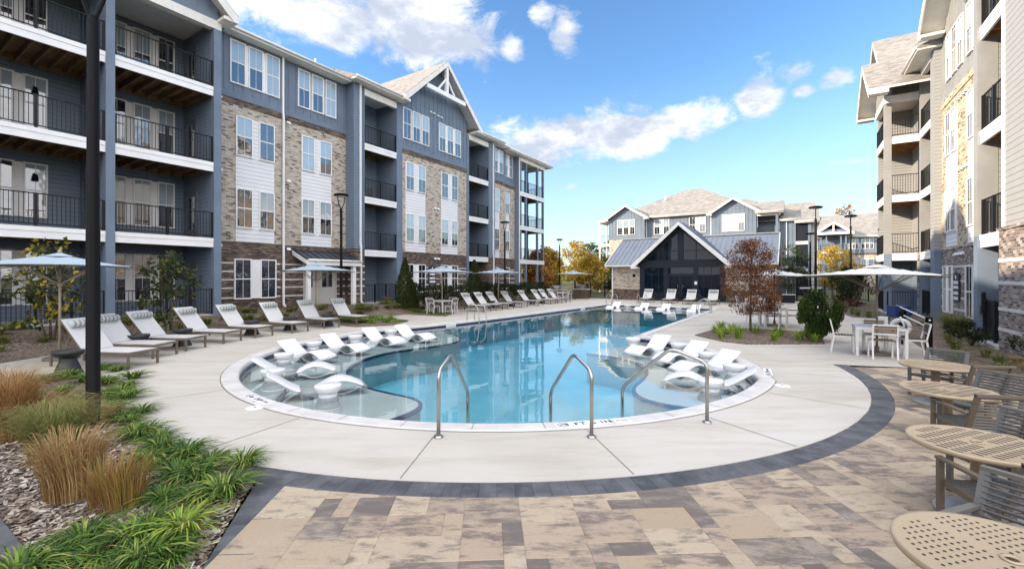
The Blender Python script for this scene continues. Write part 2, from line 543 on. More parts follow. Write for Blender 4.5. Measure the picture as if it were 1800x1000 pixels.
def water_mat():
    m = bpy.data.materials.new('pool_water')
    m.use_nodes = True
    m.node_tree.nodes.clear()
    t = NT(m.node_tree)
    co = t.n('ShaderNodeTexCoord').outputs['Object']
    n1 = t.noise(co, 1.1, 2.0, 0.45, 0.4)
    n2 = t.noise(co, 5.5, 2.0, 0.5, 0.2)
    h = t.math('ADD', n1, t.math('MULTIPLY', n2, 0.10))
    bp = t.n('ShaderNodeBump', ins={'Strength': 0.05, 'Distance': 0.10, 'Height': h}).outputs[0]
    fr = t.n('ShaderNodeFresnel', ins={'IOR': 1.5, 'Normal': bp}).outputs[0]
    gl = t.n('ShaderNodeBsdfGlossy', ins={'Roughness': 0.012, 'Color': (1, 1, 1), 'Normal': bp})
    tr = t.n('ShaderNodeBsdfTransparent', ins={'Color': (0.97, 0.985, 0.99)})
    mx = t.n('ShaderNodeMixShader', ins={0: fr, 1: tr, 2: gl})
    vol = t.n('ShaderNodeVolumeAbsorption', ins={'Color': (0.10, 0.76, 0.93), 'Density': 0.20})
    out = t.n('ShaderNodeOutputMaterial', ins={0: mx})
    t.t.links.new(vol.outputs[0], out.inputs[1])
    MATS['pool_water'] = m
    m2 = bpy.data.materials.new('pool_water_side')
    m2.use_nodes = True
    m2.node_tree.nodes.clear()
    t = NT(m2.node_tree)
    out = t.n('ShaderNodeOutputMaterial', ins={0: t.n('ShaderNodeBsdfTransparent')})
    vol = t.n('ShaderNodeVolumeAbsorption', ins={'Color': (0.10, 0.76, 0.93), 'Density': 0.20})
    t.t.links.new(vol.outputs[0], out.inputs[1])
    MATS['pool_water_side'] = m2


water_mat()

# ------------------------------------------------------------------ outlines (metres)
CX0, CY0 = -0.256, 11.91


def arc(r, a0, a1, n=40):
    return [(CX0 + r * math.cos(R(a0 + (a1 - a0) * i / n)), CY0 + r * math.sin(R(a0 + (a1 - a0) * i / n))) for i in range(n + 1)]


def dense(pts, step=0.35):
    o = []
    for i in range(len(pts)):
        a = pts[i]; b = pts[(i + 1) % len(pts)]
        n = max(1, int(math.hypot(b[0] - a[0], b[1] - a[1]) / step))
        o += [(a[0] + (b[0] - a[0]) * k / n, a[1] + (b[1] - a[1]) * k / n) for k in range(n)]
    return o


def chaikin(pts, it=2, closed=False):
    for _ in range(it):
        q = []
        n = len(pts)
        rng = range(n if closed else n - 1)
        if not closed: q.append(pts[0])
        for i in rng:
            a, b = pts[i], pts[(i + 1) % n]
            q += [(a[0] * .75 + b[0] * .25, a[1] * .75 + b[1] * .25), (a[0] * .25 + b[0] * .75, a[1] * .25 + b[1] * .75)]
        if not closed: q.append(pts[-1])
        pts = q
    return pts


near_arc = arc(6.03, -35, -207, 60)
left_side = chaikin([near_arc[-1], (-5.35, 15.75), (-4.5, 16.75), (-2.5, 18.8), (0.0, 22.15)], 2)[1:] + [(6.95, 31.95)]
right_side = [(12.7, 27.75), (4.02, 14.62)] + chaikin([(4.02, 14.62), (4.45, 14.2), (4.72, 13.5), (5.1, 12.07), (5.25, 10.8), (5.14, 9.75), near_arc[0]], 2)[1:-1]
POOL = near_arc + left_side + right_side          # clockwise


def offset(poly, d):
    n = len(poly); out = []
    for i in range(n):
        a, b, c = poly[i - 1], poly[i], poly[(i + 1) % n]
        e1 = Vector((b[0] - a[0], b[1] - a[1])).normalized(); e2 = Vector((c[0] - b[0], c[1] - b[1])).normalized()
        n1 = Vector((-e1.y, e1.x)); n2 = Vector((-e2.y, e2.x))
        k = (n1 + n2); k = k / max(0.35, (1 + n1.dot(n2)))
        out.append((b[0] + k.x * d, b[1] + k.y * d))
    return out


PO = dense(POOL, 0.4)
COPE = offset(PO, 0.29)
# ground sheet out to the horizon
def lines():
    a = [-3000, -1200, -500, -250, -140, -90, -60]
    a += [-45 + i * 1.0 for i in range(0, 27)] + [-18 + i * .4 for i in range(85)] + [16.5 + i for i in range(0, 34)]
    return a + [60, 70, 90, 130, 190, 280, 500, 1200, 3000]
gx = lines(); gy = [v + 18 if abs(v) > 45 else v + 18 for v in lines()]
mb = MB()
hole_test = [(p[0], p[1]) for p in PO]


def inside(p, poly):
    x, y = p; c = False; j = len(poly) - 1
    for i in range(len(poly)):
        xi, yi = poly[i]; xj, yj = poly[j]
        if (yi > y) != (yj > y) and x < (xj - xi) * (y - yi) / (yj - yi) + xi: c = not c
        j = i
    return c


vs = [(x, y, gh(x, y) - 0.03 - (1.6 if inside((x, y), hole_test) or any(inside((x + dx, y + dy), hole_test) for dx, dy in ((.42, 0), (-.42, 0), (0, .42), (0, -.42), (.42, .42), (-.42, -.42), (.42, -.42), (-.42, .42))) else 0)) for y in gy for x in gx]
nx = len(gx)
fs = []; far = []
for j in range(len(gy) - 1):
    for i in range(nx - 1):
        fs.append((j * nx + i, j * nx + i + 1, (j + 1) * nx + i + 1, (j + 1) * nx + i))
mb.add(vs, fs)
for k, f in enumerate(mb.f):
    cx = sum(mb.v[i][0] for i in f) / 4; cy = sum(mb.v[i][1] for i in f) / 4
    s_ = (cx - AX) * US + (cy - AY) * UC; c_ = cx * UC - cy * US
    if s_ > 23 or c_ > 9 or c_ < -40 or (cx > 14 and cy > 31):
        mb.m[k] = 1
struct(mb.build('ground', [M['mulch'], M['lawn']]))

# deck
A_IN = -107.6
deck = arc(7.69, -107.6, -207 + 65, 30)            # towards the left along the slab edge
deck = arc(7.69, -107.6, -146, 24) + [(-7.15, 8.15), (-7.75, 8.75), (-8.5, 8.95), (-9.4, 8.75), (-11.6, 8.5), (-11.5, 12.0), (-11.0, 15.0), (-9.7, 18.2), (-8.2, 20.6),
        (-10.25, 23.2), (-9.3, 24.3), (-6.6, 22.9), (-5.1, 24.9), (3.0, 37.6), (6.2, 41.5), (11.2, 38.2), (16.4, 34.6), (19.0, 33.4), (21.9, 36.4), (23.6, 35.2), (16.45, 21.45), (17.1, 20.9), (10.8, 11.5), (9.6, 9.45), (8.62, 9.57), (6.9, 9.95)] + arc(7.69, -14.8, -107.6, 40)[:-1]
mb = MB().sheet([deck, COPE[::-1]], 0.0)
# slab edge
for i in range(len(deck)):
    a, b = deck[i], deck[(i + 1) % len(deck)]
    mb.add([(a[0], a[1], 0), (b[0], b[1], 0), (b[0], b[1], -0.15), (a[0], a[1], -0.15)], [(0, 1, 2, 3)])
struct(mb.build('pool_deck', M['concrete'], fix=False))
# joints scored in the slab
mb = MB()
def joint(p, q, w=0.009):
    d = Vector((q[0] - p[0], q[1] - p[1])).normalized(); nn = Vector((-d.y, d.x)) * w / 2
    mb.add([(p[0] + nn.x, p[1] + nn.y, .004), (p[0] - nn.x, p[1] - nn.y, .004), (q[0] - nn.x, q[1] - nn.y, .004), (q[0] + nn.x, q[1] + nn.y, .004)], [(0, 1, 2, 3)])
for a in (-163, -138, -115, -96.2, -79.0, -62.5, -44, -26):
    ca, sa_ = math.cos(R(a)), math.sin(R(a))
    joint((CX0 + 6.36 * ca, CY0 + 6.36 * sa_), (CX0 + 7.66 * ca, CY0 + 7.66 * sa_))
for p, q in [((-6.6, 13.0), (-11.3, 12.6)), ((-5.6, 16.2), (-10.6, 16.8)), ((-3.4, 18.5), (-6.0, 21.5)), ((-1.0, 21.4), (-4.2, 24.2)), ((1.4, 24.8), (-1.6, 28.0)), ((3.9, 28.3), (0.9, 32.0)), ((5.4, 12.5), (11.2, 12.2)), ((5.0, 15.9), (9.0, 16.9)), ((8.0, 19.8), (16.0, 21.0)), ((10.2, 23.2), (17.6, 23.1)), ((12.7, 27.3), (18.9, 26.2)), ((16.0, 30.3), (20.0, 29.0)), ((9.2, 18.2), (14.7, 17.6)), ((11.0, 15.4), (13.4, 15.2))]:
    joint(p, q)
struct(mb.build('deck_joints', M['joint_dark']))
# coping: rounded stone ring with joints between stones
mb = MB()
N = len(PO)
prof = [(0.0, -0.10), (-0.01, -0.04), (0.0, 0.004), (0.03, 0.022), (0.26, 0.022), (0.288, 0.010), (0.29, -0.02)]
rings = []
for off, z in prof:
    rings.append([(x, y, z) for x, y in offset(PO, off)])
for r0, r1 in zip(rings, rings[1:]):
    for i in range(N):
        j = (i + 1) % N
        mb.add([r0[i], r0[j], r1[j], r1[i]], [(0, 1, 2, 3)], 0, True)
struct(mb.build('pool_coping', M['coping']))
mb = MB()
acc = 0
for i in range(N):
    acc += 1
    if acc % 3 == 0:
        a = rings[3][i]; b = rings[4][i]
        joint_d = Vector((b[0] - a[0], b[1] - a[1])).normalized(); nn = Vector((-joint_d.y, joint_d.x)) * .004
        mb.add([(a[0] + nn.x, a[1] + nn.y, .0255), (a[0] - nn.x, a[1] - nn.y, .0255), (b[0] - nn.x, b[1] - nn.y, .0255), (b[0] + nn.x, b[1] + nn.y, .0255)], [(0, 1, 2, 3)])
cj = offset(PO, 0.296); cj2 = offset(PO, 0.308)
for i in range(N):
    j = (i + 1) % N
    mb.add([(*cj[i], .0045), (*cj2[i], .0045), (*cj2[j], .0045), (*cj[j], .0045)], [(0, 1, 2, 3)])
struct(mb.build('coping_joints', M['joint_dark']))
# basin
mb = MB()
FL = -1.15
for i in range(N):
    a, b = PO[i], PO[(i + 1) % N]
    mb.add([(*a, -0.02), (*b, -0.02), (*b, FL), (*a, FL)], [(0, 1, 2, 3)], 0)
mb.sheet([PO[::-1]], FL, 0)
struct(mb.build('pool_basin', M['pool_plaster']))
ti = offset(PO, -0.006)
mb = MB()
for i in range(N):
    j = (i + 1) % N
    mb.add([(*ti[i], -0.03), (*ti[j], -0.03), (*ti[j], -0.255), (*ti[i], -0.255)], [(0, 1, 2, 3)])
struct(mb.build('pool_tile_band', M['pool_tile']))


def shelf(poly, z, edge, name):
    m_ = MB().prism(poly, FL - 0.02, z)
    o = struct(m_.build(name, M['shelf_plaster']))
    if edge:
        m_ = MB()
        e = edge
        for i in range(len(e) - 1):
            m_.beam((*e[i], z - 0.02), (*e[i + 1], z - 0.02), 0.07, 0.06)
        struct(m_.build('pool_edge_tile', M['pool_line']))
    return o


SZ = -0.29
eL = chaikin([(-2.9, 18.2), (-2.2, 17.2), (-1.75, 15.8), (-2.2, 14.75), (-2.9, 14.0), (-3.62, 13.3), (-4.02, 12.33), (-4.08, 11.2), (-3.85, 10.3), (-3.45, 9.6), (-2.95, 8.96), (-2.3, 8.5), (-1.75, 8.15), (-1.55, 7.7), (-1.72, 7.2), (-2.0, 6.85), (-2.2, 6.2)], 2)
pl = eL + [p for p in arc(6.2, -108.5, -207, 30)] + [(-5.5, 15.75), (-4.6, 16.9), (-2.95, 18.6)]
shelf(pl, SZ, eL, 'left_sun_shelf')
eR = chaikin([(2.2, 13.05), (3.0, 12.3), (3.35, 11.4), (3.2, 10.42), (2.86, 9.67), (2.40, 8.9), (2.35, 8.25), (2.7, 7.75), (3.45, 7.4), (4.3, 7.25)], 2)
pr = [(4.1, 14.65)] + [(2.9, 13.75)] + eR + [(4.7, 8.2), (5.0, 8.6), (5.3, 9.75), (5.4, 10.8), (5.25, 12.1), (4.9, 13.55), (4.6, 14.3)]
shelf(pr, SZ, eR, 'right_sun_shelf')
UV = Vector((0.575, 0.818)); VV = Vector((0.818, -0.575))
P0 = Vector((6.95, 31.95)); P1 = Vector((12.7, 27.75))
q0 = P0 - UV * 2.3; q1 = P1 - UV * 2.3
shelf([tuple(q0 - VV * .1), tuple(q1 + VV * .1), tuple(P1 + UV * .1 + VV * .1), tuple(P0 + UV * .1 - VV * .1)], SZ, [tuple(q0), tuple(q1)], 'far_sun_shelf')
# entry steps under the near arc
for k, (r, z) in enumerate([(5.35, -0.45), (5.0, -0.68), (4.65, -0.9)]):
    poly = arc(6.1, -50, -112, 24) + arc(r, -112, -50, 24)
    struct(MB().prism(poly, FL - .01, z).build('pool_step', M['pool_plaster']))
    ee = arc(r, -112, -50, 24)
    m_ = MB()
    for i in range(len(ee) - 1):
        m_.beam((*ee[i], z), (*ee[i + 1], z), 0.05, 0.02)
    struct(m_.build('pool_step_nosing', M['pool_line']))
# water
wi = offset(PO, -0.012)
mb = MB()
mb.sheet([wi[::-1]], -0.115, 0)
mb.sheet([wi[::-1]], FL + 0.01, 1)
for i in range(N):
    j = (i + 1) % N
    mb.add([(*wi[i], -0.115), (*wi[j], -0.115), (*wi[j], FL + .01), (*wi[i], FL + .01)], [(0, 1, 2, 3)], 1)
wo = mb.build('pool_water', [M['pool_water'], M['pool_water_side']])
bm = bmesh.new(); bm.from_mesh(wo.data); bmesh.ops.remove_doubles(bm, verts=bm.verts, dist=1e-4); bmesh.ops.recalc_face_normals(bm, faces=bm.faces); bm.to_mesh(wo.data); bm.free()
struct(wo)


# ------------------------------------------------------------------ pavers
def paver_mesh(name, quads, m, z0=0.0, thick=0.02):
    """quads: list of (4 corner points, tone)"""
    mb = MB(); tones = []
    for q, tone in quads:
        c = Vector((sum(p[0] for p in q) / 4, sum(p[1] for p in q) / 4))
        inn = []
        for p in q:
            d = Vector(p) - c
            inn.append(c + d * (1 - 0.009 / max(d.length, .01)))
        n0 = len(mb.f)
        mb.add([(p[0], p[1], z0 - thick) for p in q] + [(p[0], p[1], z0 - 0.004) for p in q] + [(p.x, p.y, z0) for p in inn],
               [(8, 9, 10, 11), (4, 5, 9, 8), (5, 6, 10, 9), (6, 7, 11, 10), (7, 4, 8, 11), (0, 1, 5, 4), (1, 2, 6, 5), (2, 3, 7, 6), (3, 0, 4, 7)])
        tones += [(tone, random.random(), random.random())] * 9
    o = mb.build(name, m)
    at = o.data.attributes.new('tone', 'FLOAT', 'FACE'); at.data.foreach_set('value', [t[0] for t in tones])
    at = o.data.attributes.new('drift', 'FLOAT_VECTOR', 'FACE'); at.data.foreach_set('vector', [v for t in tones for v in (t[1], t[2], t[0])])
    return struct(o)


PATIO = [(-2.55, 4.62), (-2.02, 2.75), (-1.2, -1.0), (9.8, -1.0), (9.0, 3.9), (7.6, 6.65), (8.3, 8.0), (9.3, 9.4), (8.62, 9.57), (6.9, 9.95)] + arc(7.69, -14.8, -107.6, 40)[1:]
struct(MB().sheet([PATIO], -0.012).build('patio_bed', M['sand_joint'], fix=False))
INNER = offset(PATIO[::-1], -0.001)[::-1]
# ashlar of mixed rectangles on a rotated grid
ux = Vector((math.cos(R(3)), math.sin(R(3)))); uy = Vector((-ux.y, ux.x))
uy2 = Vector((math.sin(R(-1)), math.cos(R(-1))))
CELL = 0.155
occ = {}
quads = []
def in_patio(p):
    if not inside(p, PATIO): return False
    r = math.hypot(p[0] - CX0, p[1] - CY0)
    if r < 7.69 + 0.27 and p[1] < 10.5: return False
    x, y = p
    # left border band and top / right bands
    if x < -2.55 + (4.62 - y) * 0.283 + 0.30: return False
    if y > 9.95 - (x - 6.9) * 0.22 - 0.25 and x > 6.5: return False
    return True
sizes = [(2, 3), (3, 2), (2, 2), (3, 3), (2, 1), (1, 2), (3, 2), (2, 3), (4, 2), (2, 2)]
for j in range(-80, 80):
    for i in range(-30, 70):
        if (i, j) in occ: continue
        random.shuffle(sizes)
        for (w, h) in sizes + [(1, 1)]:
            if all((i + a, j + b) not in occ for a in range(w) for b in range(h)): break
        for a in range(w):
            for b in range(h): occ[(i + a, j + b)] = 1
        cs = [ux * (i + a) * CELL + uy * (j + b) * CELL + Vector((1.5, 3.0)) for a, b in ((0, 0), (w, 0), (w, h), (0, h))]
        c = (cs[0] + cs[2]) / 2
        ok = [in_patio(tuple(p)) for p in cs + [c]]
        if not any(ok): continue
        t = random.random()
        if w * h <= 2 and random.random() < .3: t = 0.78 + random.random() * .22
        elif t > .8 and random.random() < .7: t *= .7
        quads.append(([tuple(p) for p in cs], t))
quads = [(q, min(t_, .9)) for q, t_ in quads]
paver_mesh('paver_patio', quads, M['paver'], -0.002)
# charcoal border courses
def band(pts, w, step, z=0.003, side=1):
    qs = []
    L = 0
    for i in range(len(pts) - 1):
        a, b = Vector(pts[i]), Vector(pts[i + 1])
        n = max(1, round((b - a).length / step))
        for k in range(n):
            p, q = a.lerp(b, k / n), a.lerp(b, (k + 1) / n)
            d = (b - a).normalized(); nn = Vector((-d.y, d.x)) * w * side
            qs.append(([tuple(p), tuple(q), tuple(q + nn), tuple(p + nn)], random.random()))
    return qs
na = 78
ra = [(CX0 + r * math.cos(R(a)), CY0 + r * math.sin(R(a))) for r in (7.70, 7.98) for a in [-14.8 - (93.5) * k / na for k in range(na + 1)]]
qs = []
for k in range(na):
    qs.append(([ra[k], ra[k + 1], ra[na + 2 + k], ra[na + 1 + k]], random.random()))
paver_mesh('charcoal_border', qs, M['charcoal_paver'], 0.003, 0.03)
qs = []
def seg(p, q, w, side, ww=1):
    return band([p, q], w, 0.16, side=side)
qs += seg((-2.53, 4.56), (-1.0, -0.85), 0.30, 1)
qs += seg((8.9, 9.52), (7.05, 9.93), 0.22, 1)
qs += band([(8.9, 9.5), (7.62, 6.65), (9.0, 3.9)], 0.24, 0.16, side=-1)
paver_mesh('charcoal_edge', qs, M['charcoal_paver'], -0.003, 0.03)
# charcoal paved path at the lower left
qs = []
o = Vector((-3.45, 3.16)); e1 = Vector((-.845, .535)); e2 = Vector((-.535, -.845))
for i in range(26):
    for j in range(12):
        p = o + e1 * .3 * i + e2 * .15 * j
        qs.append(([tuple(p), tuple(p + e1 * .3), tuple(p + e1 * .3 + e2 * .15), tuple(p + e2 * .15)], random.random()))
paver_mesh('charcoal_path', qs, M['charcoal_paver'], 0.0, 0.04)
# ------------------------------------------------------------------ building kit (local frame: x along the front, y into the building, z up; the front looks to -y)
def wall(par, name, m, x0, x1, y0, y1, z0, z1):
    return MB().box(x0, x1, y0, y1, z0, z1).build(name, M[m], par)


def board_wall(par, m, x0, x1, y, z0, z1, step=0.42, top=None, thick=0.25, band=True):
    """board-and-batten; top(x) gives the height at x for gables"""
    mb = MB()
    if top is None:
        mb.box(x0, x1, y, y + thick, z0, z1)
    else:
        xm = (x0 + x1) / 2
        mb.prism([(x0, z0), (x1, z0), (x1, top(x1)), (xm, top(xm)), (x0, top(x0))], y, y + thick, axis='y')
    x = x0 + 0.02
    while x < x1 + 0.01:
        zt = z1 if top is None else top(min(max(x, x0), x1)) - .02
        mb.box(x - .022, x + .022, y - .022, y + .01, z0 + .01, zt - .003)
        x += step
    if band:
        mb.box(x0 - .01, x1 + .01, y - .034, y, z0 - .02, z0 + .26)
    return mb.build('board_batten_wall', M[m], par)


WR = random.Random(5)


def window(par, x, w, z0, z1, y, blind=True, glass='glass_dark', dark=False, muntin=True):
    fm = M['dark_frame'] if dark else M['white_trim']
    mb = MB(); c = 0.055; zm = (z0 + z1) / 2
    for a, b, p, q in ((x - c, x, z0 - c, z1 + c), (x + w, x + w + c, z0 - c, z1 + c)):
        mb.box(a, b, y - .05, y + .02, p, q)
    mb.box(x, x + w, y - .05, y + .02, z1, z1 + c)
    mb.box(x, x + w, y - .065, y + .02, z0 - c, z0)
    mb.box(x, x + w, y - .04, y + .01, zm - .025, zm + .025)
    if muntin:
        mb.box(x + w / 2 - .008, x + w / 2 + .008, y - .032, y, z0, zm - .025)
        mb.box(x + w / 2 - .008, x + w / 2 + .008, y - .032, y, zm + .025, z1)
    wo = mb.build('window', fm, par)
    g = MB()
    q_ = WR.random()
    g.box(x, x + w, y - .022, y - .004, zm + .02, z1, 1 if blind and q_ > .16 else 0)
    g.box(x, x + w, y - .018, y - .004, z0, zm - .02, 1 if blind and q_ > .95 else 0)
    g.build('pane', [M[glass], M['glass_blind']], wo)
    return wo


def triple(par, x0, x1, z0, z1, y, n=3, w=None, blind=True, panel='white_trim'):
    W_ = x1 - x0
    if w is None: w = W_ * 0.262 if n == 3 else W_ * .36
    MB().box(x0, x1, y - .012, y + .01, z0 - .03, z1 + .03).build('window_surround', M[panel], par)
    for k in range(n):
        window(par, x0 + (W_ - w) * k / (n - 1), w, z0, z1, y - .012, blind)


def railing(par, p, q, z, h=1.05, m='rail_black', name='railing', step=0.105, posts=2, bottom=0.08):
    p, q = Vector((p[0], p[1], 0)), Vector((q[0], q[1], 0))
    L = (q - p).length
    mb = MB()
    mb.beam(p + Vector((0, 0, z + h)), q + Vector((0, 0, z + h)), .04, .035)
    mb.beam(p + Vector((0, 0, z + bottom)), q + Vector((0, 0, z + bottom)), .03, .03)
    n = max(2, int(L / step))
    for i in range(1, n):
        a = p.lerp(q, i / n)
        mb.beam(a + Vector((0, 0, z + bottom)), a + Vector((0, 0, z + h - .01)), .015, .015)
    for i in range(posts + 1):
        a = p.lerp(q, i / posts)
        mb.beam(a + Vector((0, 0, z)), a + Vector((0, 0, z + h + .02)), .07, .07)
    return mb.build(name, M[m], par)


def sconce(par, x, y, z):
    mb = MB()
    mb.prism([(x - .05, y), (x + .05, y), (x + .05, y - .04), (x - .05, y - .04)], z - .08, z + .16)
    mb.lathe([(.095, -.12), (.06, .1), (.03, .12)], (x, y - .11, z), 12)
    mb.build('wall_light', M['lamp_black'], par)


def downspout(par, x, y, z0, z1, jogs=()):
    pts = [(x, y, z1)]
    for z, dy in jogs:
        pts += [(x, pts[-1][1], z + .18), (x, dy, z - .12)]
    pts.append((x, pts[-1][1], z0 + .12)); pts.append((x, pts[-1][1] - .18, z0))
    mb = MB()
    for a, b in zip(pts, pts[1:]):
        mb.beam(a, b, .10, .085, up=(1, 0, 0) if abs(a[2] - b[2]) > .01 else (0, 0, 1))
    mb.build('downspout', M['white_trim'], par)


def vents(par, x, y, z, n=2):
    mb = MB()
    for k in range(n):
        mb.prism([(y - .11, z - .06), (y, z - .06), (y, z + .06), (y - .03, z + .06)], x + k * .34, x + k * .34 + .2, axis='x')
    mb.build('dryer_vent', M['white_trim'], par)


def eave(par, x0, x1, yf, z, yb=1.6, pitch=0.415, roof=True):
    mb = MB()
    mb.box(x0 - .02, x1 + .02, yf + .03, yb, z - .08, z - .02)
    mb.box(x0, x1, yf, yf + .03, z - .09, z + .06)
    # gutter
    mb.tube([(x0, yf - .05, z + .05), (x1, yf - .05, z + .05)], .065, 8)
    mb.build('eave_trim', M['trim_cream'], par)
    if roof:
        r = MB().prism([(yf + .005, z - .015), (yf - .02, z + .085), (yb, z + .085 + (yb - yf) * pitch), (yb, z - .015)], x0 - .03, x1 + .03, axis='x')
        r.build('eave_roof', M['shingle'], par)


def balcony(par, x0, x1, yf, yb, zf, side=None, joists=True, wood='joist_wood', fascia=0.36, rail=True, posts=2, zoff=.02):
    """one level: slab, white fascia, joists, railing"""
    mb = MB().box(x0, x1, yf + .06, yb, zf - .05, zf)
    if joists:
        n = max(2, int((x1 - x0) / .42))
        for i in range(n + 1):
            x = x0 + .03 + (x1 - x0 - .06) * i / n
            mb.box(x - .022, x + .022, yf + .07, yb - .01, zf - .29, zf - .05)
        mb.box(x0, x1, yb - .05, yb - .008, zf - .29, zf - .052)
    else:
        mb.box(x0, x1, yf + .07, yb, zf - .3, zf - .26)
    mb.build('balcony_floor', M[wood], par)
    f = MB()
    f.box(x0, x1, yf, yf + .06, zf - fascia, zf - .13)
    f.box(x0, x1, yf - .02, yf + .06, zf - .128, zf + zoff)
    f.build('balcony_fascia', M['white_trim'], par)
    if rail:
        railing(par, (x0 + .03, yf + .05), (x1 - .03, yf + .05), zf + .03, posts=posts)


FLZ = [.40, 3.55, 6.70, 9.85]
TOP, F3, F2, GF = (11.02, 12.93), (7.70, 9.46), (4.32, 6.08), (.96, 2.76)


def lamp_door(par, x, w, z0, y, m='door_paint', h=2.05, face=-1):
    mb = MB()
    mb.box(x - .07, x, y - .05, y + .02, z0, z0 + h + .07); mb.box(x + w, x + w + .07, y - .05, y + .02, z0, z0 + h + .07); mb.box(x, x + w, y - .05, y + .02, z0 + h, z0 + h + .07)
    mb.box(x, x + w, y - .03, y + .01, z0 + .02, z0 + h)
    mb.box(x + .14, x + w - .14, y - .045, y - .03, z0 + .2, z0 + .85)
    o = mb.build('door', M[m], par)
    MB().box(x + .14, x + w - .14, y - .042, y - .031, z0 + 1.0, z0 + h - .15).build('pane', M['glass_dark'], o)
    MB().tube([(x + .08, y - .03, z0 + 1.0), (x + .08, y - .09, z0 + 1.0), (x + .18, y - .09, z0 + 1.0)], .012, 6).build('handle', M['steel'], o)


def gable_roof(par, xc, half, zap, zeave, yf, yb, m='shingle', soff='soffit', th=.14, fw=.26, trim='trim_cream'):
    """front-facing gable with its rake boards; zap / zeave are roof-top heights"""
    sl = (zap - zeave) / half
    mb = MB()
    for s in (-1, 1):
        mb.prism([(xc, zap), (xc + s * half, zeave), (xc + s * half, zeave - .03), (xc, zap - .03)], yf + .002, yb, axis='y')
    mb.build('gable_roof', M[m], par)
    mb = MB()
    for s in (-1, 1):
        mb.prism([(xc, zap - .034), (xc + s * half, zeave - .034), (xc + s * half, zeave - th), (xc, zap - th)], yf + .05, yb, axis='y')
    mb.build('gable_soffit', M[soff], par)
    mb = MB()
    for s in (-1, 1):
        mb.prism([(xc, zap - .03), (xc + s * half, zeave - .03), (xc + s * half, zeave - .03 - fw), (xc + s * (half - .18), zeave - .03 - fw), (xc, zap - .06 - fw)], yf, yf + .048, axis='y')
        # boxed return under the eave
        mb.prism([(xc + s * half, zeave - .06), (xc + s * (half - .02), zeave - .03 - fw), (xc + s * (half - .55), zeave - .03 - fw), (xc + s * (half - .55), zeave - .03 - fw + .12)], yf + .05, yf + .85, axis='y')
    mb.build('rake_board', M[trim], par)


# ------------------------------------------------------------------ left apartment building
LB = empty('apartment_building', 'four storey apartment building with blue siding and stacked balconies along the left', 'building', (AX, AY, 0), R(57.5))


def brick_section(par, x0, x1, y, pairs, tri, gf=(), zt=13.2, mats=('brick_dark', 'brick_light'), board='board_blue', bands=True, dz=0.0, header=True):
    wall(par, 'brick_wall', mats[0], x0, x1, y, y + .3, .02 + dz, 3.60 + dz)
    wall(par, 'brick_wall', mats[1], x0, x1, y + .012, y + .3, 3.603 + dz, 10.0 + dz)
    MB().box(x0, x1, y - .012, y + .3, 10.003 + dz, 10.30 + dz).build('brick_header', M[mats[0]], par)
    MB().box(x0, x1, y - .016, y + .3, 3.50 + dz, 3.598 + dz).build('brick_ledge', M[mats[0]], par)
    board_wall(par, board, x0, x1, y + .004, 10.303 + dz, zt, thick=.28)
    if bands:
        gaps = sorted(gf)
        for zb in (.95, 1.40, 1.79, 2.18, 2.57):
            xs = x0
            for (a, b) in gaps + [(x1, x1)]:
                if a - .06 > xs: MB().box(xs, a - .06, y - .006, y + .05, zb + dz, zb + .07 + dz).build('brick_band', M['brick_band'], par)
                xs = b + .06
    for (a, b, w) in pairs:
        wall(par, 'siding_panel', 'panel_white', a - .05, b + .05, y - .02, y + .1, 3.62 + dz, 9.52 + dz)
        n = 2 if b - a > 1 else 1
        for z0, z1 in (F3, F2):
            for k in range(n):
                window(par, a if k == 0 else b - w, w, z0 + dz, z1 + dz, y - .022)
    for (a, b, n) in tri:
        triple(par, a, b, TOP[0] + dz, TOP[1] + dz, y, n)
    for (a, b) in gf:
        if b - a > 1: triple(par, a, b, GF[0] + dz, GF[1] + dz, y, 2, blind=False)
        else: window(par, a, b - a, GF[0] + dz, GF[1] + dz, y, False)


# near bays: deep balconies between square columns
for bi, (x0, x1) in enumerate([(-11.68, -8.49), (-15.3, -11.93)]):
    yb = 1.85
    wall(LB, 'siding_wall', 'siding_dark', x0 - .2, x1 + .2, yb, yb + .3, .3, 12.6)
    wall(LB, 'siding_wall', 'siding_dark', x1 + .02, x1 + .26, -.7, yb, .3, 12.6)
    if bi: wall(LB, 'siding_wall', 'siding_dark', x0 - .26, x0 - .02, -.7, yb, .3, 12.6)
    wall(LB, 'patio_slab', 'coping', x0, x1, -1.0, yb, .1, .40)
    for k, zf in enumerate(FLZ):
        z0, z1 = zf + .55, zf + 2.62
        xo = x0 + (.95 if bi == 0 else .6)
        triple(LB, xo - .35, xo + 1.85, z0 + .05, z1 - .15, yb, 3, .52, panel='white_trim', blind=(k > 0))
        if k: balcony(LB, x0, x1, -1.0, yb, zf)
        else: railing(LB, (x0, -.9), (x1, -.9), zf, 1.05, posts=4, name='patio_fence')
        dm = MB()
        dm.box(x1 - .03, x1 + .02, .45, .52, zf, zf + 2.12); dm.box(x1 - .03, x1 + .02, 1.37, 1.44, zf, zf + 2.12); dm.box(x1 - .03, x1 + .02, .52, 1.37, zf + 2.05, zf + 2.12); dm.box(x1 - .012, x1 + .02, .52, 1.37, zf + .02, zf + 2.05)
        do_ = dm.build('door', M['door_paint'], LB)
        MB().box(x1 - .02, x1 - .013, .66, 1.23, zf + .5, zf + 1.9).build('pane', M['glass_dark'], do_)
        sconce(LB, x0 + .34 if bi == 0 else x1 - 1.2, yb, zf + 2.0)
    wall(LB, 'balcony_ceiling', 'soffit', x0 - .1, x1 + .1, -.95, yb, 12.62, 12.68)
mb = MB()
for x0, x1 in ((-8.49, -8.21), (-11.93, -11.68), (-15.58, -15.3)):
    mb.box(x0, x1, -1.06, -.74, .15, 12.3)
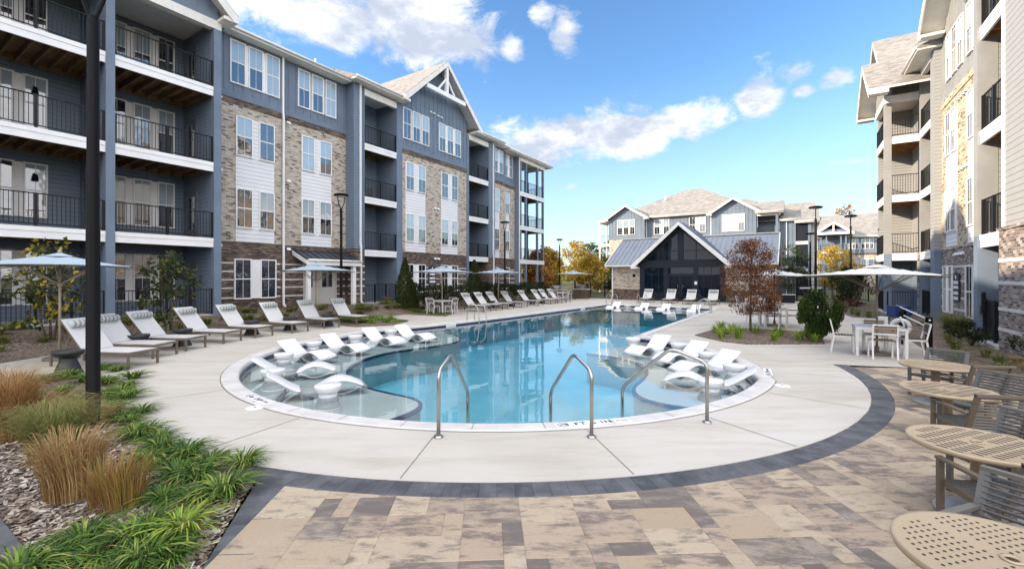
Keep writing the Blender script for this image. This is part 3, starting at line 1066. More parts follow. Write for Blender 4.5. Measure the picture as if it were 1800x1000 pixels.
mb.build('column', M['board_blue'], LB)
wall(LB, 'gable_beam', 'trim_cream', -15.6, -8.2, -1.05, -.75, 12.303, 12.66)
tops = lambda x: 16.55 - abs(x + 11.85) * .9 - .15
board_wall(LB, 'board_blue', -15.4, -8.3, -.98, 12.663, 0, top=lambda x: tops(x))
gable_roof(LB, -11.85, 4.05, 16.55, 12.9, -1.65, 8.5)
# brick sections between the gables
brick_section(LB, -8.2, -4.65, .6, [(-6.81, -5.09, .66)], [(-7.06, -4.83, 3)], [(-6.88, -5.0)])
brick_section(LB, -4.65, -.73, .72, [(-3.46, -1.75, .66)], [(-3.66, -1.46, 3)], [(-3.36, -1.16)][:0])
eave(LB, -8.2, -.9, 0.0, 13.22)
downspout(LB, -4.62, .53, .45, 13.2, [(10.15, .48)])
# entry under a small metal shed roof
mb = MB(); mb.box(-3.4, -1.35, .70, .80, .4, 2.75); mb.build('entry_frame', M['door_cream'], LB)
lamp_door(LB, -2.45, .9, .4, .70, 'door_cream', 2.1)
lamp_door(LB, -3.3, .55, .4, .70, 'door_cream', 2.1)
can = MB().prism([(-.62, 2.78), (-.62, 2.83), (.7, 3.38), (.7, 3.33)], -4.0, -.74, axis='x')
for k in range(9):
    x = -3.98 + k * .4
    can.prism([(-.62, 2.83), (-.62, 2.87), (.7, 3.42), (.7, 3.38)], x, x + .025, axis='x')
can.build('canopy_roof', M['metal_dark'], LB)
mb = MB(); mb.box(-4.02, -.76, -.66, -.60, 2.56, 2.83)
mb.prism([(-.6, 2.6), (-.6, 2.79), (.69, 3.33), (.69, 3.12)], -4.04, -3.98, axis='x')
mb.tube([(-4.0, -.70, 2.82), (-.7, -.70, 2.82)], .06, 8)
mb.box(-3.95, -3.77, -.55, -.37, .4, 2.6); mb.box(-1.2, -1.0, -.55, -.35, .4, 2.6)
mb.build('canopy_trim', M['white_trim'], LB)
# pier and first balcony stack
wall(LB, 'siding_wall', 'siding_blue', -.73, 0.0, 0.0, .9, 3.6, 13.15)
wall(LB, 'brick_wall', 'brick_dark', -.75, .02, -.02, .9, .05, 3.6)
for zb in (.95, 1.40, 1.79, 2.18, 2.57): MB().box(-.757, .027, -.028, .5, zb, zb + .07).build('brick_band', M['brick_band'], LB)
mb = MB(); mb.box(-.05, .012, -.025, .02, 3.62, 13.1); mb.box(-.75, -.66, -.022, .02, 3.62, 13.1); mb.build('corner_board', M['board_blue'], LB)
downspout(LB, -.32, -.07, .4, 13.25, [(3.75, -.12)])


def stack(par, x0, x1, yf, yb, levels, zt, dz=0, side='siding_blue', door=True, gf_rail=True):
    wall(par, 'siding_wall', 'siding_dark', x0 - .1, x1 + .1, yb, yb + .3, .1 + dz, zt)
    wall(par, 'siding_wall', side, x0 - .22, x0 - .003, yf + .04, yb, .1 + dz, zt)
    wall(par, 'siding_wall', side, x1 + .003, x1 + .22, yf + .04, yb, .1 + dz, zt)
    wall(par, 'patio_slab', 'coping', x0, x1, yf, yb, .0 + dz, levels[0])
    for k, zf in enumerate(levels):
        if k: balcony(par, x0, x1, yf, yb, zf)
        elif gf_rail: railing(par, (x0, yf + .06), (x1, yf + .06), zf, 1.1, name='patio_fence', posts=3)
        if door:
            lamp_door(par, x0 + .15, .85, zf, yb, 'door_paint' if k % 2 else 'door_cream')
            sconce(par, x0 + 1.25, yb, zf + 2.0)
    wall(par, 'balcony_ceiling', 'soffit', x0 - .1, x1 + .1, yf + .02, yb, zt - .12, zt - .04)
    wall(par, 'balcony_beam', 'trim_cream', x0 - .05, x1 + .05, yf - .02, yf + .2, zt - .46, zt - .123)


stack(LB, .02, 2.53, 0.0, 1.9, FLZ, 13.15)
wall(LB, 'column', 'board_blue', 2.53, 3.0, -.03, .3, .1, 13.1)
eave(LB, -1.0, 2.75, -.55, 13.3)
# gable bay
brick_section(LB, 3.0, 9.7, 0.0, [(3.34, 5.09, .64), (6.79, 8.54, .64)], [(3.11, 5.42, 3), (6.56, 8.88, 3)], [(3.34, 5.09), (6.79, 8.54)], zt=13.0)
gt = lambda x: 17.0 - abs(x - 6.5) * .9 - .1
board_wall(LB, 'board_blue', 3.0, 9.7, .004, 13.003, 0, top=gt, band=False)
gable_roof(LB, 6.55, 4.1, 17.15, 13.46, -.85, 9.5, fw=.3)
mb = MB(); mb.box(4.5, 8.6, -.80, -.6, 14.62, 14.92); mb.box(6.43, 6.67, -.80, -.6, 14.92, 16.85)
mb.beam((5.7, -.70, 14.95), (6.5, -.70, 15.9), .1, .12); mb.beam((7.4, -.70, 14.95), (6.6, -.70, 15.9), .1, .12)
mb.build('gable_truss', M['white_trim'], LB)
vents(LB, 5.55, -.02, 13.45); vents(LB, 6.0, -.02, 3.25); vents(LB, 6.3, -.02, 13.4)
vents(LB, 3.15, .58, 3.2, 1); vents(LB, 6.0, 0.0, 6.8); vents(LB, -8.0, .6, 10.15); vents(LB, -8.0, .6, 6.85); vents(LB, -8.0, .6, 3.4); vents(LB, -4.4, .6, 9.9, 1); vents(LB, -4.4, .6, 3.4, 1); vents(LB, -4.4, .6, 6.9, 1)
sg = MB(); sg.prism([(5.42, 1.45), (6.18, 1.45), (6.18, 2.65), (5.8, 2.74), (5.42, 2.65)], -.05, -.015, axis='y')
so_ = sg.build('rules_sign', M['sign_navy'], LB)
mb = MB()
for k, z in enumerate((2.33, 2.08, 1.80, 1.56)): mb.box(5.52, 6.08, -.062, -.05, z, z + .14)
mb.box(5.76, 5.84, -.062, -.05, 2.52, 2.64)
mb.build('sign_text', M['marker_white'], so_)
# second stack, pier, end bays
wall(LB, 'column', 'board_blue', 9.7, 9.95, -.04, .3, .1, 13.0)
stack(LB, 9.95, 12.6, 0.0, 1.9, FLZ, 13.15)
wall(LB, 'siding_wall', 'siding_blue', 12.6, 13.5, -.05, 1.2, 3.6, 13.15)
wall(LB, 'brick_wall', 'brick_dark', 12.58, 13.52, -.07, 1.2, .05, 3.6)
downspout(LB, 13.15, -.12, .4, 13.2, [(3.75, -.16)])
eave(LB, 10.4, 14.3, -.55, 13.34)
brick_section(LB, 13.5, 15.6, .25, [(13.85, 14.5, .62)], [(13.75, 15.05, 2)], [(13.8, 14.4)])
brick_section(LB, 15.6, 17.55, .45, [(15.8, 16.4, .6)], [(15.7, 16.85, 2)], [(15.8, 16.4)])
eave(LB, 13.6, 16.9, -.3, 13.28)
downspout(LB, 17.45, -.03, .4, 13.1, [(9.9, -.03)])
eave(LB, 15.2, 23.3, -.45, 13.15)
x0, x1 = 17.6, 22.2
wall(LB, 'siding_wall', 'siding_blue', 17.4, 17.62, -.02, 1.9, .1, 13.1)
for a, b, y_ in ((17.62, 19.4, 2.0), (19.4, 21.2, 2.0)):
    wall(LB, 'brick_wall', 'brick_light', 19.6, 21.0, 1.96, 2.3, 3.6, 10.3) if a > 19 else None
wall(LB, 'siding_wall', 'siding_dark', 17.6, 21.1, 2.0, 2.3, .1, 13.1)
wall(LB, 'brick_wall', 'brick_dark', 19.6, 21.0, 1.95, 2.3, .1, 3.598)
for zf in FLZ:
    if zf > 1:
        balcony(LB, x0, x1, -.05, 2.0, zf, posts=3)
        railing(LB, (x1 - .06, .05), (x1 - .06, 1.9), zf + .03, posts=1)
        MB().box(x1, x1 + .05, -.05, 2.0, zf - .36, zf + .02).build('balcony_fascia', M['white_trim'], LB)
    else:
        railing(LB, (x0, .0), (x1, .0), zf, posts=3, name='patio_fence')
    lamp_door(LB, 18.0, .8, zf, 2.0, 'door_cream')
wall(LB, 'patio_slab', 'coping', x0, x1, -.05, 2.0, .0, .4)
mb = MB()
for x, y in ((17.75, .06), (18.75, .06), (20.95, .06), (22.12, .06), (22.12, 1.9)): mb.box(x - .1, x + .1, y - .1, y + .1, .1, 12.75)
mb.build('column', M['board_blue'], LB)
wall(LB, 'balcony_beam', 'trim_cream', 17.6, 22.3, -.08, .2, 12.7, 13.06)
wall(LB, 'balcony_beam', 'trim_cream', 22.05, 22.3, .2, 2.0, 12.7, 13.06)
wall(LB, 'balcony_ceiling', 'soffit', 17.6, 22.2, .0, 2.0, 13.0, 13.05)
# the wing goes on towards the left, past the picture
brick_section(LB, -21.5, -15.6, .6, [(-20.9, -19.1, .66), (-18.3, -16.5, .66)], [(-21.0, -18.9, 3), (-18.4, -16.3, 3)], [(-20.9, -19.1), (-18.3, -16.5)])
eave(LB, -21.5, -15.0, 0.0, 13.22)
stack(LB, -24.4, -21.7, 0.0, 1.9, FLZ, 13.15)
brick_section(LB, -31.0, -24.6, 0.0, [(-30.4, -28.6, .66), (-27.2, -25.4, .66)], [(-30.5, -28.4, 3), (-27.3, -25.2, 3)], [(-30.4, -28.6), (-27.2, -25.4)])
eave(LB, -38.0, -21.5, -.5, 13.3)
stack(LB, -33.9, -31.2, 0.0, 1.9, FLZ, 13.15)
brick_section(LB, -38.0, -34.1, .3, [(-37.0, -35.2, .66)], [(-37.1, -35.0, 3)], [(-37.0, -35.2)])
# body and main roof
MB().box(-38, 20.9, 2.6, 18.0, .05, 13.1).build('core_wall', M['siding_blue'], LB)
mb = MB()
e = 13.3; pz = 17.35
vs = [(-38.6, 1.2, e + .35), (22.9, 1.2, e + .35), (22.9, 18.8, e), (-38.6, 18.8, e), (-38.6, 10, pz), (13.5, 10, pz), (-38.6, 1.2, e - .1), (22.9, 1.2, e - .1), (22.9, 18.8, e - .1), (-38.6, 18.8, e - .1)]
mb.add(vs, [(0, 1, 5, 4), (1, 2, 5), (2, 3, 4, 5), (0, 4, 3), (6, 9, 8, 7), (0, 6, 7, 1), (1, 7, 8, 2), (2, 8, 9, 3), (3, 9, 6, 0)])
mb.build('roof', M['shingle'], LB)
mb = MB()
for x, y, z in ((-6.3, 3.0, 14.5), (-1.7, 2.2, 14.2), (9.2, 6, 15.6)): mb.tube([(x, y, z - .4), (x, y, z + .5)], .05, 8)
mb.build('roof_vent', M['trim_cream'], LB)
# ------------------------------------------------------------------ right apartment building: origin on the column line, x runs towards the camera
def rsite(s, c):
    return (s * US + c * UC, s * UC - c * US)


RO = rsite(20.0, 4.75)
RB = empty('apartment_building', 'four storey apartment building with pale grey siding and sunlit tan brick at right', 'building', (RO[0], RO[1], 0), R(-122.5))
DZ = -.35
FR = [z + DZ for z in FLZ]
FR[0] = .06
# x_local = 20 - s ; y_local = c - 4.75
X = lambda s: 20.0 - s
# near siding wall with the brick pier below
wall(RB, 'siding_wall', 'siding_grey', X(17.25), X(13.2), 0.0, .35, 3.28, 14.2)
wall(RB, 'brick_wall', 'brick_mid', X(17.32), X(13.2), -.06, .4, -.05, 3.2)
MB().box(X(17.36), X(13.2), -.10, .44, 3.203, 3.278).build('brick_header', M['brick_mid'], RB)
for zb in (.5, 1.05, 1.75, 2.35): MB().box(X(17.33), X(13.2), -.07, .41, zb, zb + .09).build('brick_band', M['brick_band'], RB)
MB().box(X(17.27), X(17.12), -.025, .37, 3.29, 14.2).build('corner_board', M['trim_cream'], RB)
sconce(RB, X(14.6), 0.0, 6.2)
# balcony stack
x0, x1 = X(19.05), X(17.3)
wall(RB, 'siding_wall', 'siding_grey', x0 - .2, x1 + .3, 2.0, 2.3, 3.2, 14.0)
wall(RB, 'siding_wall', 'siding_blue', x0 - .2, x1 + .3, 2.0, 2.3, -.05, 3.198)
wall(RB, 'siding_wall', 'siding_grey', x0 - .25, x0 - .01, .08, 2.0, 3.2, 14.0)
wall(RB, 'siding_wall', 'siding_blue', x0 - .25, x0 - .01, .08, 2.0, -.05, 3.198)
wall(RB, 'siding_wall', 'siding_grey', x1 + .05, x1 + .3, .4, 2.0, -.05, 14.0)
wall(RB, 'patio_slab', 'coping', x0 - .1, x1, -.12, 2.0, -.1, .06)
for k, zf in enumerate(FR):
    if k: balcony(RB, x0, x1 + .05, 0.02, 2.0, zf, wood='deck_wood')
    else: railing(RB, (x0 + .05, .1), (x1, .1), zf, 1.2, name='patio_fence', posts=2, step=.09)
mb = MB(); mb.box(x0 + .12, x0 + .22, .0, .08, 1.0, 1.5); mb.box(x0 + .1, x0 + .24, -.02, .08, .85, 1.08); mb.build('gate_latch', M['rail_black'], RB)
wall(RB, 'column', 'board_grey', x0 - .34, x0, -.05, .4, 3.2, 14.0)
wall(RB, 'column', 'board_blue', x0 - .34, x0, -.05, .4, -.05, 3.198)
# brick section (y = 1.0)
yb = 1.0
xa, xb = X(28.1), X(19.3)
wall(RB, 'brick_wall', 'brick_mid', xa, xb, yb, yb + .3, -.05, 3.25)
wall(RB, 'brick_wall', 'brick_warm', xa, xb, yb + .012, yb + .3, 3.253, 9.65)
MB().box(xa, xb, yb - .03, yb + .3, 9.653, 9.95).build('brick_header', M['brick_warm'], RB)
MB().box(xa, xb, yb - .03, yb + .3, 3.17, 3.25).build('brick_ledge', M['brick_warm'], RB)
board_wall(RB, 'board_grey', xa, xb, yb + .004, 9.953, 13.6, thick=.28)
for zb in (.55, 1.05, 1.75, 2.35):
    for a, b in ((28.1, 27.68), (26.2, 24.62), (23.6, 19.4)):
        MB().box(X(a), X(b), yb - .008, yb + .05, zb, zb + .08).build('brick_band', M['brick_band'], RB)
for (sa, sb, n) in ((27.2, 25.8, 2), (24.25, 23.6, 1)):
    a, b = X(sa), X(sb)
    wall(RB, 'siding_panel', 'panel_white', a - .06, b + .06, yb - .02, yb + .1, 3.28, 9.15)
    for z in (F3, F2):
        for k in range(n): window(RB, a if k == 0 else b - .62, .62, z[0] + DZ, z[1] + DZ, yb - .022)
triple(RB, X(27.1), X(24.96), TOP[0] + DZ, TOP[1] + DZ, yb, 3)
triple(RB, X(24.35), X(22.2), TOP[0] + DZ, TOP[1] + DZ, yb, 3)
triple(RB, X(27.6), X(26.35), .42, 2.4, yb, 2, .46, blind=False)
window(RB, X(24.5), .75, .40, 2.36, yb, False)
# pool rules sign on the brick
sg = MB(); sg.prism([(X(26.05), .95), (X(25.25), .95), (X(25.25), 2.05), (X(25.65), 2.16), (X(26.05), 2.05)], yb - .06, yb - .02, axis='y')
sgn = sg.build('rules_sign', M['sign_navy'], RB)
mb = MB()
for z in (1.66, 1.46, 1.22, 1.0): mb.box(X(25.95), X(25.36), yb - .073, yb - .06, z, z + .13)
mb.box(X(25.7), X(25.6), yb - .073, yb - .06, 1.86, 2.02)
mb.build('sign_text', M['marker_white'], sgn)
vents(RB, X(26.0), yb, 2.92, 4); vents(RB, X(25.6), yb, 9.35, 4); vents(RB, X(25.6), yb, 6.4, 4); vents(RB, X(24.6), yb, 12.95, 1)
# big front gable over that section
gable_roof(RB, X(23.4), 4.4, 17.3, 13.25, .1, 9.0, fw=.3, soff='trim_cream')
board_wall(RB, 'board_grey', xa, xb, yb + .01, 13.603, 0, top=lambda x: 17.1 - abs(x - X(23.4)) * .92 - .1 if abs(x - X(23.4)) < 3.7 else 13.61, band=False)
mb = MB(); mb.box(X(25.5), X(21.3), .15, .35, 14.9, 15.2); mb.box(X(23.52), X(23.28), .15, .35, 15.2, 16.8); mb.build('gable_truss', M['white_trim'], RB)
# pier and the second, narrow balcony stack
yp = .75
wall(RB, 'pier_wall', 'siding_grey', X(28.8), X(28.1), yp, 1.4, 3.2, 13.3)
wall(RB, 'pier_wall', 'board_blue', X(28.8), X(28.1), yp, 1.4, -.05, 3.198)
xs0, xs1 = X(30.8), X(28.8)
for k, zf in enumerate(FR):
    if k: balcony(RB, xs0, xs1, yp, 2.4, zf, wood='deck_wood', posts=1)
    else: railing(RB, (xs0, yp + .1), (xs1, yp + .1), zf, 1.2, name='patio_fence', posts=2)
wall(RB, 'siding_wall', 'siding_grey', xs0 - .1, xs1 + .3, 2.4, 2.7, 3.2, 13.5)
wall(RB, 'siding_wall', 'siding_dark', xs0 - .1, xs1 + .3, 2.4, 2.7, -.05, 3.198)
wall(RB, 'pier_wall', 'board_grey', xs0 - .25, xs0, yp, 2.4, 3.2, 13.0)
wall(RB, 'pier_wall', 'board_blue', xs0 - .25, xs0, yp, 2.4, -.05, 3.198)
wall(RB, 'balcony_beam', 'trim_cream', xs0 - .1, xs1 + .1, yp - .02, yp + .2, 12.3, 12.65)
wall(RB, 'balcony_ceiling', 'soffit', xs0, xs1, yp, 2.4, 12.6, 12.64)
eave(RB, X(31.0), X(27.9), .12, 12.7)
# end wing: open corner balconies under a side gable
cw = 4.15 - 4.75; sw0, sw1 = 31.3, 34.3
xw0, xw1 = X(sw1), X(sw0)
MB().box(X(31.28), X(31.08), .7, 1.3, -.05, 3.25).build('brick_wall', M['brick_mid'], RB)
wall(RB, 'siding_wall', 'siding_grey', xw0 - .02, xw1 + .2, 1.02, 1.35, 3.2, 11.9)
wall(RB, 'siding_wall', 'siding_blue', xw0 - .02, xw1 + .2, 1.02, 1.35, -.05, 3.198)
wall(RB, 'siding_wall', 'siding_grey', xw0 - .3, xw0 - .02, cw + .1, 1.3, 3.2, 11.9)
wall(RB, 'siding_wall', 'siding_blue', xw0 - .3, xw0 - .02, cw + .1, 1.3, -.05, 3.198)
for k, zf in enumerate(FR):
    if k:
        balcony(RB, xw0, xw1 - .06, cw, 1.02, zf, wood='deck_wood', posts=2)
        railing(RB, (xw1 - .05, cw + .1), (xw1 - .05, 1.0), zf + .03, posts=1)
        MB().box(xw1 - .058, xw1, cw - .02, 1.02, zf - .36, zf + .02).build('balcony_fascia', M['white_trim'], RB)
    else:
        railing(RB, (xw0, cw + .1), (xw1, cw + .1), zf, 1.1, name='patio_fence', posts=2)
        railing(RB, (xw1 - .05, cw + .1), (xw1 - .05, 1.0), zf, 1.1, name='patio_fence', posts=1)
wall(RB, 'patio_slab', 'coping', xw0, xw1 + .05, cw - .05, 1.0, -.1, .06)
wall(RB, 'column', 'board_grey', xw1 - .28, xw1 + .02, cw - .03, cw + .27, 3.2, 11.4)
wall(RB, 'column', 'board_blue', xw1 - .28, xw1 + .02, cw - .03, cw + .27, -.05, 3.198)
wall(RB, 'balcony_beam', 'trim_cream', xw0, xw1 + .04, cw - .05, cw + .2, 11.35, 11.75)
wall(RB, 'balcony_beam', 'trim_cream', xw1 - .2, xw1 + .04, cw + .2, 1.02, 11.35, 11.75)
wall(RB, 'balcony_ceiling', 'trim_cream', xw0, xw1, cw, 1.02, 11.7, 11.75)
tg = lambda x: 14.15 - abs(x - (xw0 + xw1) / 2) * .84 - .12
board_wall(RB, 'board_grey', xw0 - .2, xw1 + .02, cw + .02, 11.753, 0, top=tg, band=False)
gable_roof(RB, (xw0 + xw1) / 2, 2.75, 14.25, 11.95, cw - .85, 6.0, fw=.3, soff='trim_cream')
gable_roof(RB, X(39.5), 3.0, 18.3, 15.4, -.2, 9.0, soff='trim_cream')
# body and roof
MB().box(X(48), X(13.2), 2.75, 16, -.05, 13.2).build('core_wall', M['siding_grey'], RB)
mb = MB()
e = 13.0; pz = 17.2
vs = [(X(48.6), 1.3, e + .35), (X(12.8), 1.3, e + .35), (X(12.8), 16.6, e), (X(48.6), 16.6, e), (X(40), 9, pz), (X(21), 9, pz), (X(48.6), 1.3, e - .1), (X(12.8), 1.3, e - .1), (X(12.8), 16.6, e - .1), (X(48.6), 16.6, e - .1)]
mb.add(vs, [(0, 1, 5, 4), (1, 2, 5), (2, 3, 4, 5), (0, 4, 3), (6, 9, 8, 7), (0, 6, 7, 1), (1, 7, 8, 2), (2, 8, 9, 3), (3, 9, 6, 0)])
mb.build('roof', M['shingle'], RB)
# ------------------------------------------------------------------ clubhouse (front faces the pool)
def vsite(a, b):
    return (a * UC + b * US, -a * US + b * UC)


CB = empty('clubhouse', 'low brick clubhouse with grey metal roof and tall dark glass gable behind the pool', 'clubhouse', (*vsite(-7.8, 37.7), 0), -TH)
wall(CB, 'brick_wall', 'brick_light', -5.75, -3.3, .05, .4, .9, 2.9)
wall(CB, 'brick_wall', 'brick_dark', -5.77, -3.3, .03, .4, -.03, .9)
wall(CB, 'brick_wall', 'brick_light', 3.3, 6.4, .05, .4, .9, 2.9)
wall(CB, 'brick_wall', 'brick_dark', 3.3, 6.42, .03, .4, -.03, .9)
wall(CB, 'brick_wall', 'brick_light', 6.1, 6.4, .4, 8.5, -.03, 2.9)
wall(CB, 'brick_wall', 'brick_light', -5.75, -5.45, .4, 8.5, -.03, 2.9)
MB().box(-3.95, -3.7, .02, .06, 1.95, 2.2).build('wall_light', M['lamp_black'], CB)
downspout(CB, -5.72, -.02, .0, 2.85)
# metal roof with standing seams
mb = MB(); zr = lambda y: 2.98 + (y + .45) * .535
yv = lambda x: max(-.45, -.45 + (3.85 - abs(x)) * 4.75 / 2.83)
for sg_, xe in ((-1, -6.2), (1, 6.75)):
    pl_ = [(xe, -.45), (sg_ * 3.85, -.45), (sg_ * 1.02, 4.3), (xe, 4.3)]
    n0 = len(mb.v)
    mb.v += [(x, y, zr(y)) for x, y in pl_] + [(x, y, zr(y) - .07) for x, y in pl_]
    for f in ((0, 1, 2, 3), (7, 6, 5, 4), (0, 4, 5, 1), (1, 5, 6, 2), (2, 6, 7, 3), (3, 7, 4, 0)):
        mb.f.append([n0 + k for k in f]); mb.m.append(0); mb.sm.append(False)
    x = xe + sg_ * -.0
    k = 0
    while True:
        x = xe - sg_ * (.03 + .41 * k); k += 1
        if abs(x) < 1.2 or x * sg_ < 0: break
        ys = yv(x) + .02
        mb.prism([(ys, zr(ys) + .001), (ys, zr(ys) + .05), (4.28, zr(4.28) + .05), (4.28, zr(4.28) + .001)], x - .018, x + .018, axis='x')
mb.prism([(4.3, zr(4.3) - .08), (4.3, zr(4.3)), (9.1, 2.98), (9.1, 2.9)], -6.2, 6.75, axis='x')
mb.build('metal_roof', M['metal_roof'], CB)
mb = MB()
mb.box(-6.2, -3.6, -.55, -.44, 2.84, 2.97); mb.box(3.6, 6.75, -.55, -.44, 2.84, 2.97)
mb.prism([(-.5, 2.84), (-.5, 3.03), (4.3, zr(4.3) + .06), (9.1, 3.0), (9.1, 2.8), (4.3, zr(4.3) - .2)], 6.75, 6.83, axis='x')
mb.prism([(-.5, 2.84), (-.5, 3.03), (4.3, zr(4.3) + .06), (9.1, 3.0), (9.1, 2.8), (4.3, zr(4.3) - .2)], -6.28, -6.2, axis='x')
mb.box(-6.2, -1.0, 4.18, 4.42, zr(4.3) + .0, zr(4.3) + .09); mb.box(1.0, 6.75, 4.18, 4.42, zr(4.3) + .0, zr(4.3) + .09)
mb.build('roof_trim', M['trim_cream'], CB)
MB().prism([(.4, 2.9), (4.3, 5.3), (8.5, 2.9)], -5.6, 6.25, axis='x').build('end_wall', M['trim_cream'], CB)
# glass gable
gable_roof(CB, 0, 3.85, 6.42, 2.98, -.85, 6.6, m='metal_dark', soff='dark_frame', fw=.30, trim='white_trim')
tops2 = lambda x: 6.2 - abs(x) * .8935 - .12
GLW = 3.3
mb = MB(); yf = 0.0
cols = [-3.3, -2.95, -1.45, -1.05, 0.0, 1.05, 1.45, 2.95, 3.3]
mb.box(-3.3, -2.9, yf - .08, yf + .2, -.02, tops2(2.95)); mb.box(2.9, 3.3, yf - .08, yf + .2, -.02, tops2(2.95))
mb.box(-1.33, -1.0, yf - .08, yf + .2, -.02, 2.75); mb.box(1.0, 1.33, yf - .08, yf + .2, -.02, 2.75)
mb.box(-3.3, 3.3, yf - .083, yf + .2, 2.72, 3.35)
mb.box(-.22, .22, yf - .08, yf + .2, 3.352, tops2(.2))
mb.box(-2.9, 2.9, yf - .05, yf + .2, -.02, .25)
for s in (-1, 1):
    mb.prism([(0, tops2(0) + .12), (s * 3.3, tops2(3.3) + .12), (s * 3.3, tops2(3.3) - .45), (s * 2.6, tops2(2.6) - .3), (0, tops2(0) - .35)], yf - .075, yf + .2, axis='y')
    mb.box(s * 1.18 - .03, s * 1.18 + .03, yf - .03, yf + .1, 3.35, tops2(1.2) - .2)
    mb.box(s * .2, s * 2.4, yf - .028, yf + .1, 4.05, 4.1)
    for xx in (1.75, 2.3): mb.box(s * xx - .02, s * xx + .02, yf - .03, yf + .1, .25, 2.72)
mb.box(-1.0, 1.0, yf - .05, yf + .1, 2.12, 2.22)
mb.build('window_frame', M['dark_frame'], CB)
MB().prism([(-3.1, .2), (3.1, .2), (3.1, tops2(3.1) - .1), (0, tops2(0) - .05), (-3.1, tops2(3.1) - .1)], yf, yf + .04, axis='y').build('glass_wall', M['glass_club'], CB)
for s in (-1, 1):
    mb = MB()
    mb.box(s * .02, s * .12, yf - .05, yf - .01, .05, 2.12); mb.box(s * .88, s * .98, yf - .05, yf - .01, .05, 2.12); mb.box(s * .12, s * .88, yf - .05, yf - .01, .05, .25); mb.box(s * .12, s * .88, yf - .05, yf - .01, 2.0, 2.12)
    o = mb.build('door', M['dark_frame'], CB)
    MB().tube([(s * .2, yf - .05, 1.0), (s * .2, yf - .12, 1.0), (s * .2, yf - .12, 1.3), (s * .2, yf - .05, 1.3)], .014, 6).build('handle', M['steel'], o)
MB().box(1.07, 1.27, yf - .1, yf - .082, 1.35, 1.6).build('notice_plate', M['marker_white'], CB)
MB().box(-5.5, 6.1, .6, 8.4, -.03, 2.88).build('core_wall', M['brick_dark'], CB)
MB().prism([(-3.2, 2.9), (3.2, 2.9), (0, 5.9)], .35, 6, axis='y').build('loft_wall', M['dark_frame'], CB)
for s in (-1, 1):
    mb = MB(); mb.lathe([(.05, 0), (.05, .12)], (s * 3.35, -.12, 2.55), 10); mb.build('security_light', M['marker_white'], CB)

# ------------------------------------------------------------------ three storey building behind the clubhouse
HB = empty('apartment_building', 'three storey blue board apartment building with hipped shingle roof behind the clubhouse', 'building', (*vsite(0, 57), 0), -TH)
def up(z): return z
wall(HB, 'brick_wall', 'brick_light', -20.7, -3.6, 0.02, .4, -.05, 6.62)
MB().box(-20.72, -3.6, -.03, .4, 6.62, 6.86).build('brick_header', M['brick_dark'], HB)
board_wall(HB, 'board_blue', -16.1, -8.2, .05, 6.9, 9.5)
lt = lambda x: 11.2 - abs(x + 18.4) * .62 - .12
board_wall(HB, 'board_blue', -20.7, -16.0, -.6, 6.9, 0, top=lt, thick=.8)
wall(HB, 'brick_wall', 'brick_light', -20.7, -16.0, -.58, .1, -.05, 6.88)
gable_roof(HB, -18.4, 2.9, 11.25, 9.5, -1.1, 6, fw=.22)
rt = lambda x: 10.95 - abs(x + 5.9) * .62 - .12
board_wall(HB, 'board_blue', -8.2, -3.6, -.9, 6.6, 0, top=rt, thick=1.0)
wall(HB, 'brick_wall', 'brick_light', -8.2, -3.6, -.88, .1, -.05, 6.58)
gable_roof(HB, -5.9, 2.75, 11.0, 9.3, -1.4, 6, fw=.22)
triple(HB, -19.5, -17.3, 7.45, 9.3, -.6, 3)
triple(HB, -14.95, -13.2, 7.35, 9.2, .05, 2)
triple(HB, -10.75, -9.0, 7.35, 9.2, .05, 2)
triple(HB, -7.0, -4.8, 7.2, 9.05, -.9, 3)
for a in (-19.5, -14.9, -10.7): triple(HB, a, a + 2, 4.2, 6.0, -.58 if a < -17 else .02, 2)
eave(HB, -16.0, -8.2, -.45, 9.5)
downspout(HB, -15.9, -.15, 0, 9.4); downspout(HB, -8.35, -.15, 0, 9.3); downspout(HB, -3.5, -.6, 0, 9.0)
# open balconies at the far left end
for zf in (3.2, 6.35):
    balcony(HB, -22.2, -20.75, -.4, 2.4, zf, joists=False, posts=1)
mb = MB()
for x, y in ((-22.1, -.3), (-22.1, 2.3)): mb.box(x - .1, x + .1, y - .1, y + .1, -.05, 9.2)
mb.build('column', M['white_trim'], HB)
MB().box(-22.4, -20.7, -.6, 2.6, 9.2, 9.45).build('balcony_beam', M['trim_cream'], HB)
# right end: recessed balcony, piers and dark screened porches
wall(HB, 'siding_wall', 'siding_dark', -3.6, -1.3, .9, 1.2, -.05, 9.0)
balcony(HB, -3.5, -1.6, -.8, .9, 6.35, joists=False, posts=1)
balcony(HB, -3.5, -1.6, -.8, .9, 3.2, joists=False, posts=1)
wall(HB, 'column', 'board_blue', -1.75, -1.5, -.8, -.5, -.05, 8.7)
wall(HB, 'balcony_beam', 'trim_cream', -3.6, -1.3, -.85, -.6, 8.7, 9.05)
eave(HB, -3.6, -1.0, -1.3, 9.05, yb=2.5)
board_wall(HB, 'board_blue', -1.5, .0, -.2, -.05, 8.0)
downspout(HB, -.75, -.28, 0, 8.0)
eave(HB, -1.4, .1, -.6, 8.1, yb=2.5)
wall(HB, 'column', 'board_blue', -.05, .1, -1.2, -.0, -.05, 7.6)
wall(HB, 'column', 'board_blue', 1.18, 1.45, -1.2, -.0, -.05, 7.6)
for z0, z1 in ((.0, 2.5), (2.9, 5.4), (5.75, 7.55)):
    MB().box(.1, 1.18, -1.1, -1.05, z0, z1).build('porch_screen', M['dark_frame'], HB)
for zf in (2.88, 5.72): MB().box(.1, 1.18, -1.22, -.9, zf - .33, zf).build('balcony_fascia', M['white_trim'], HB)
eave(HB, .0, 2.2, -1.6, 7.72, yb=2.5)
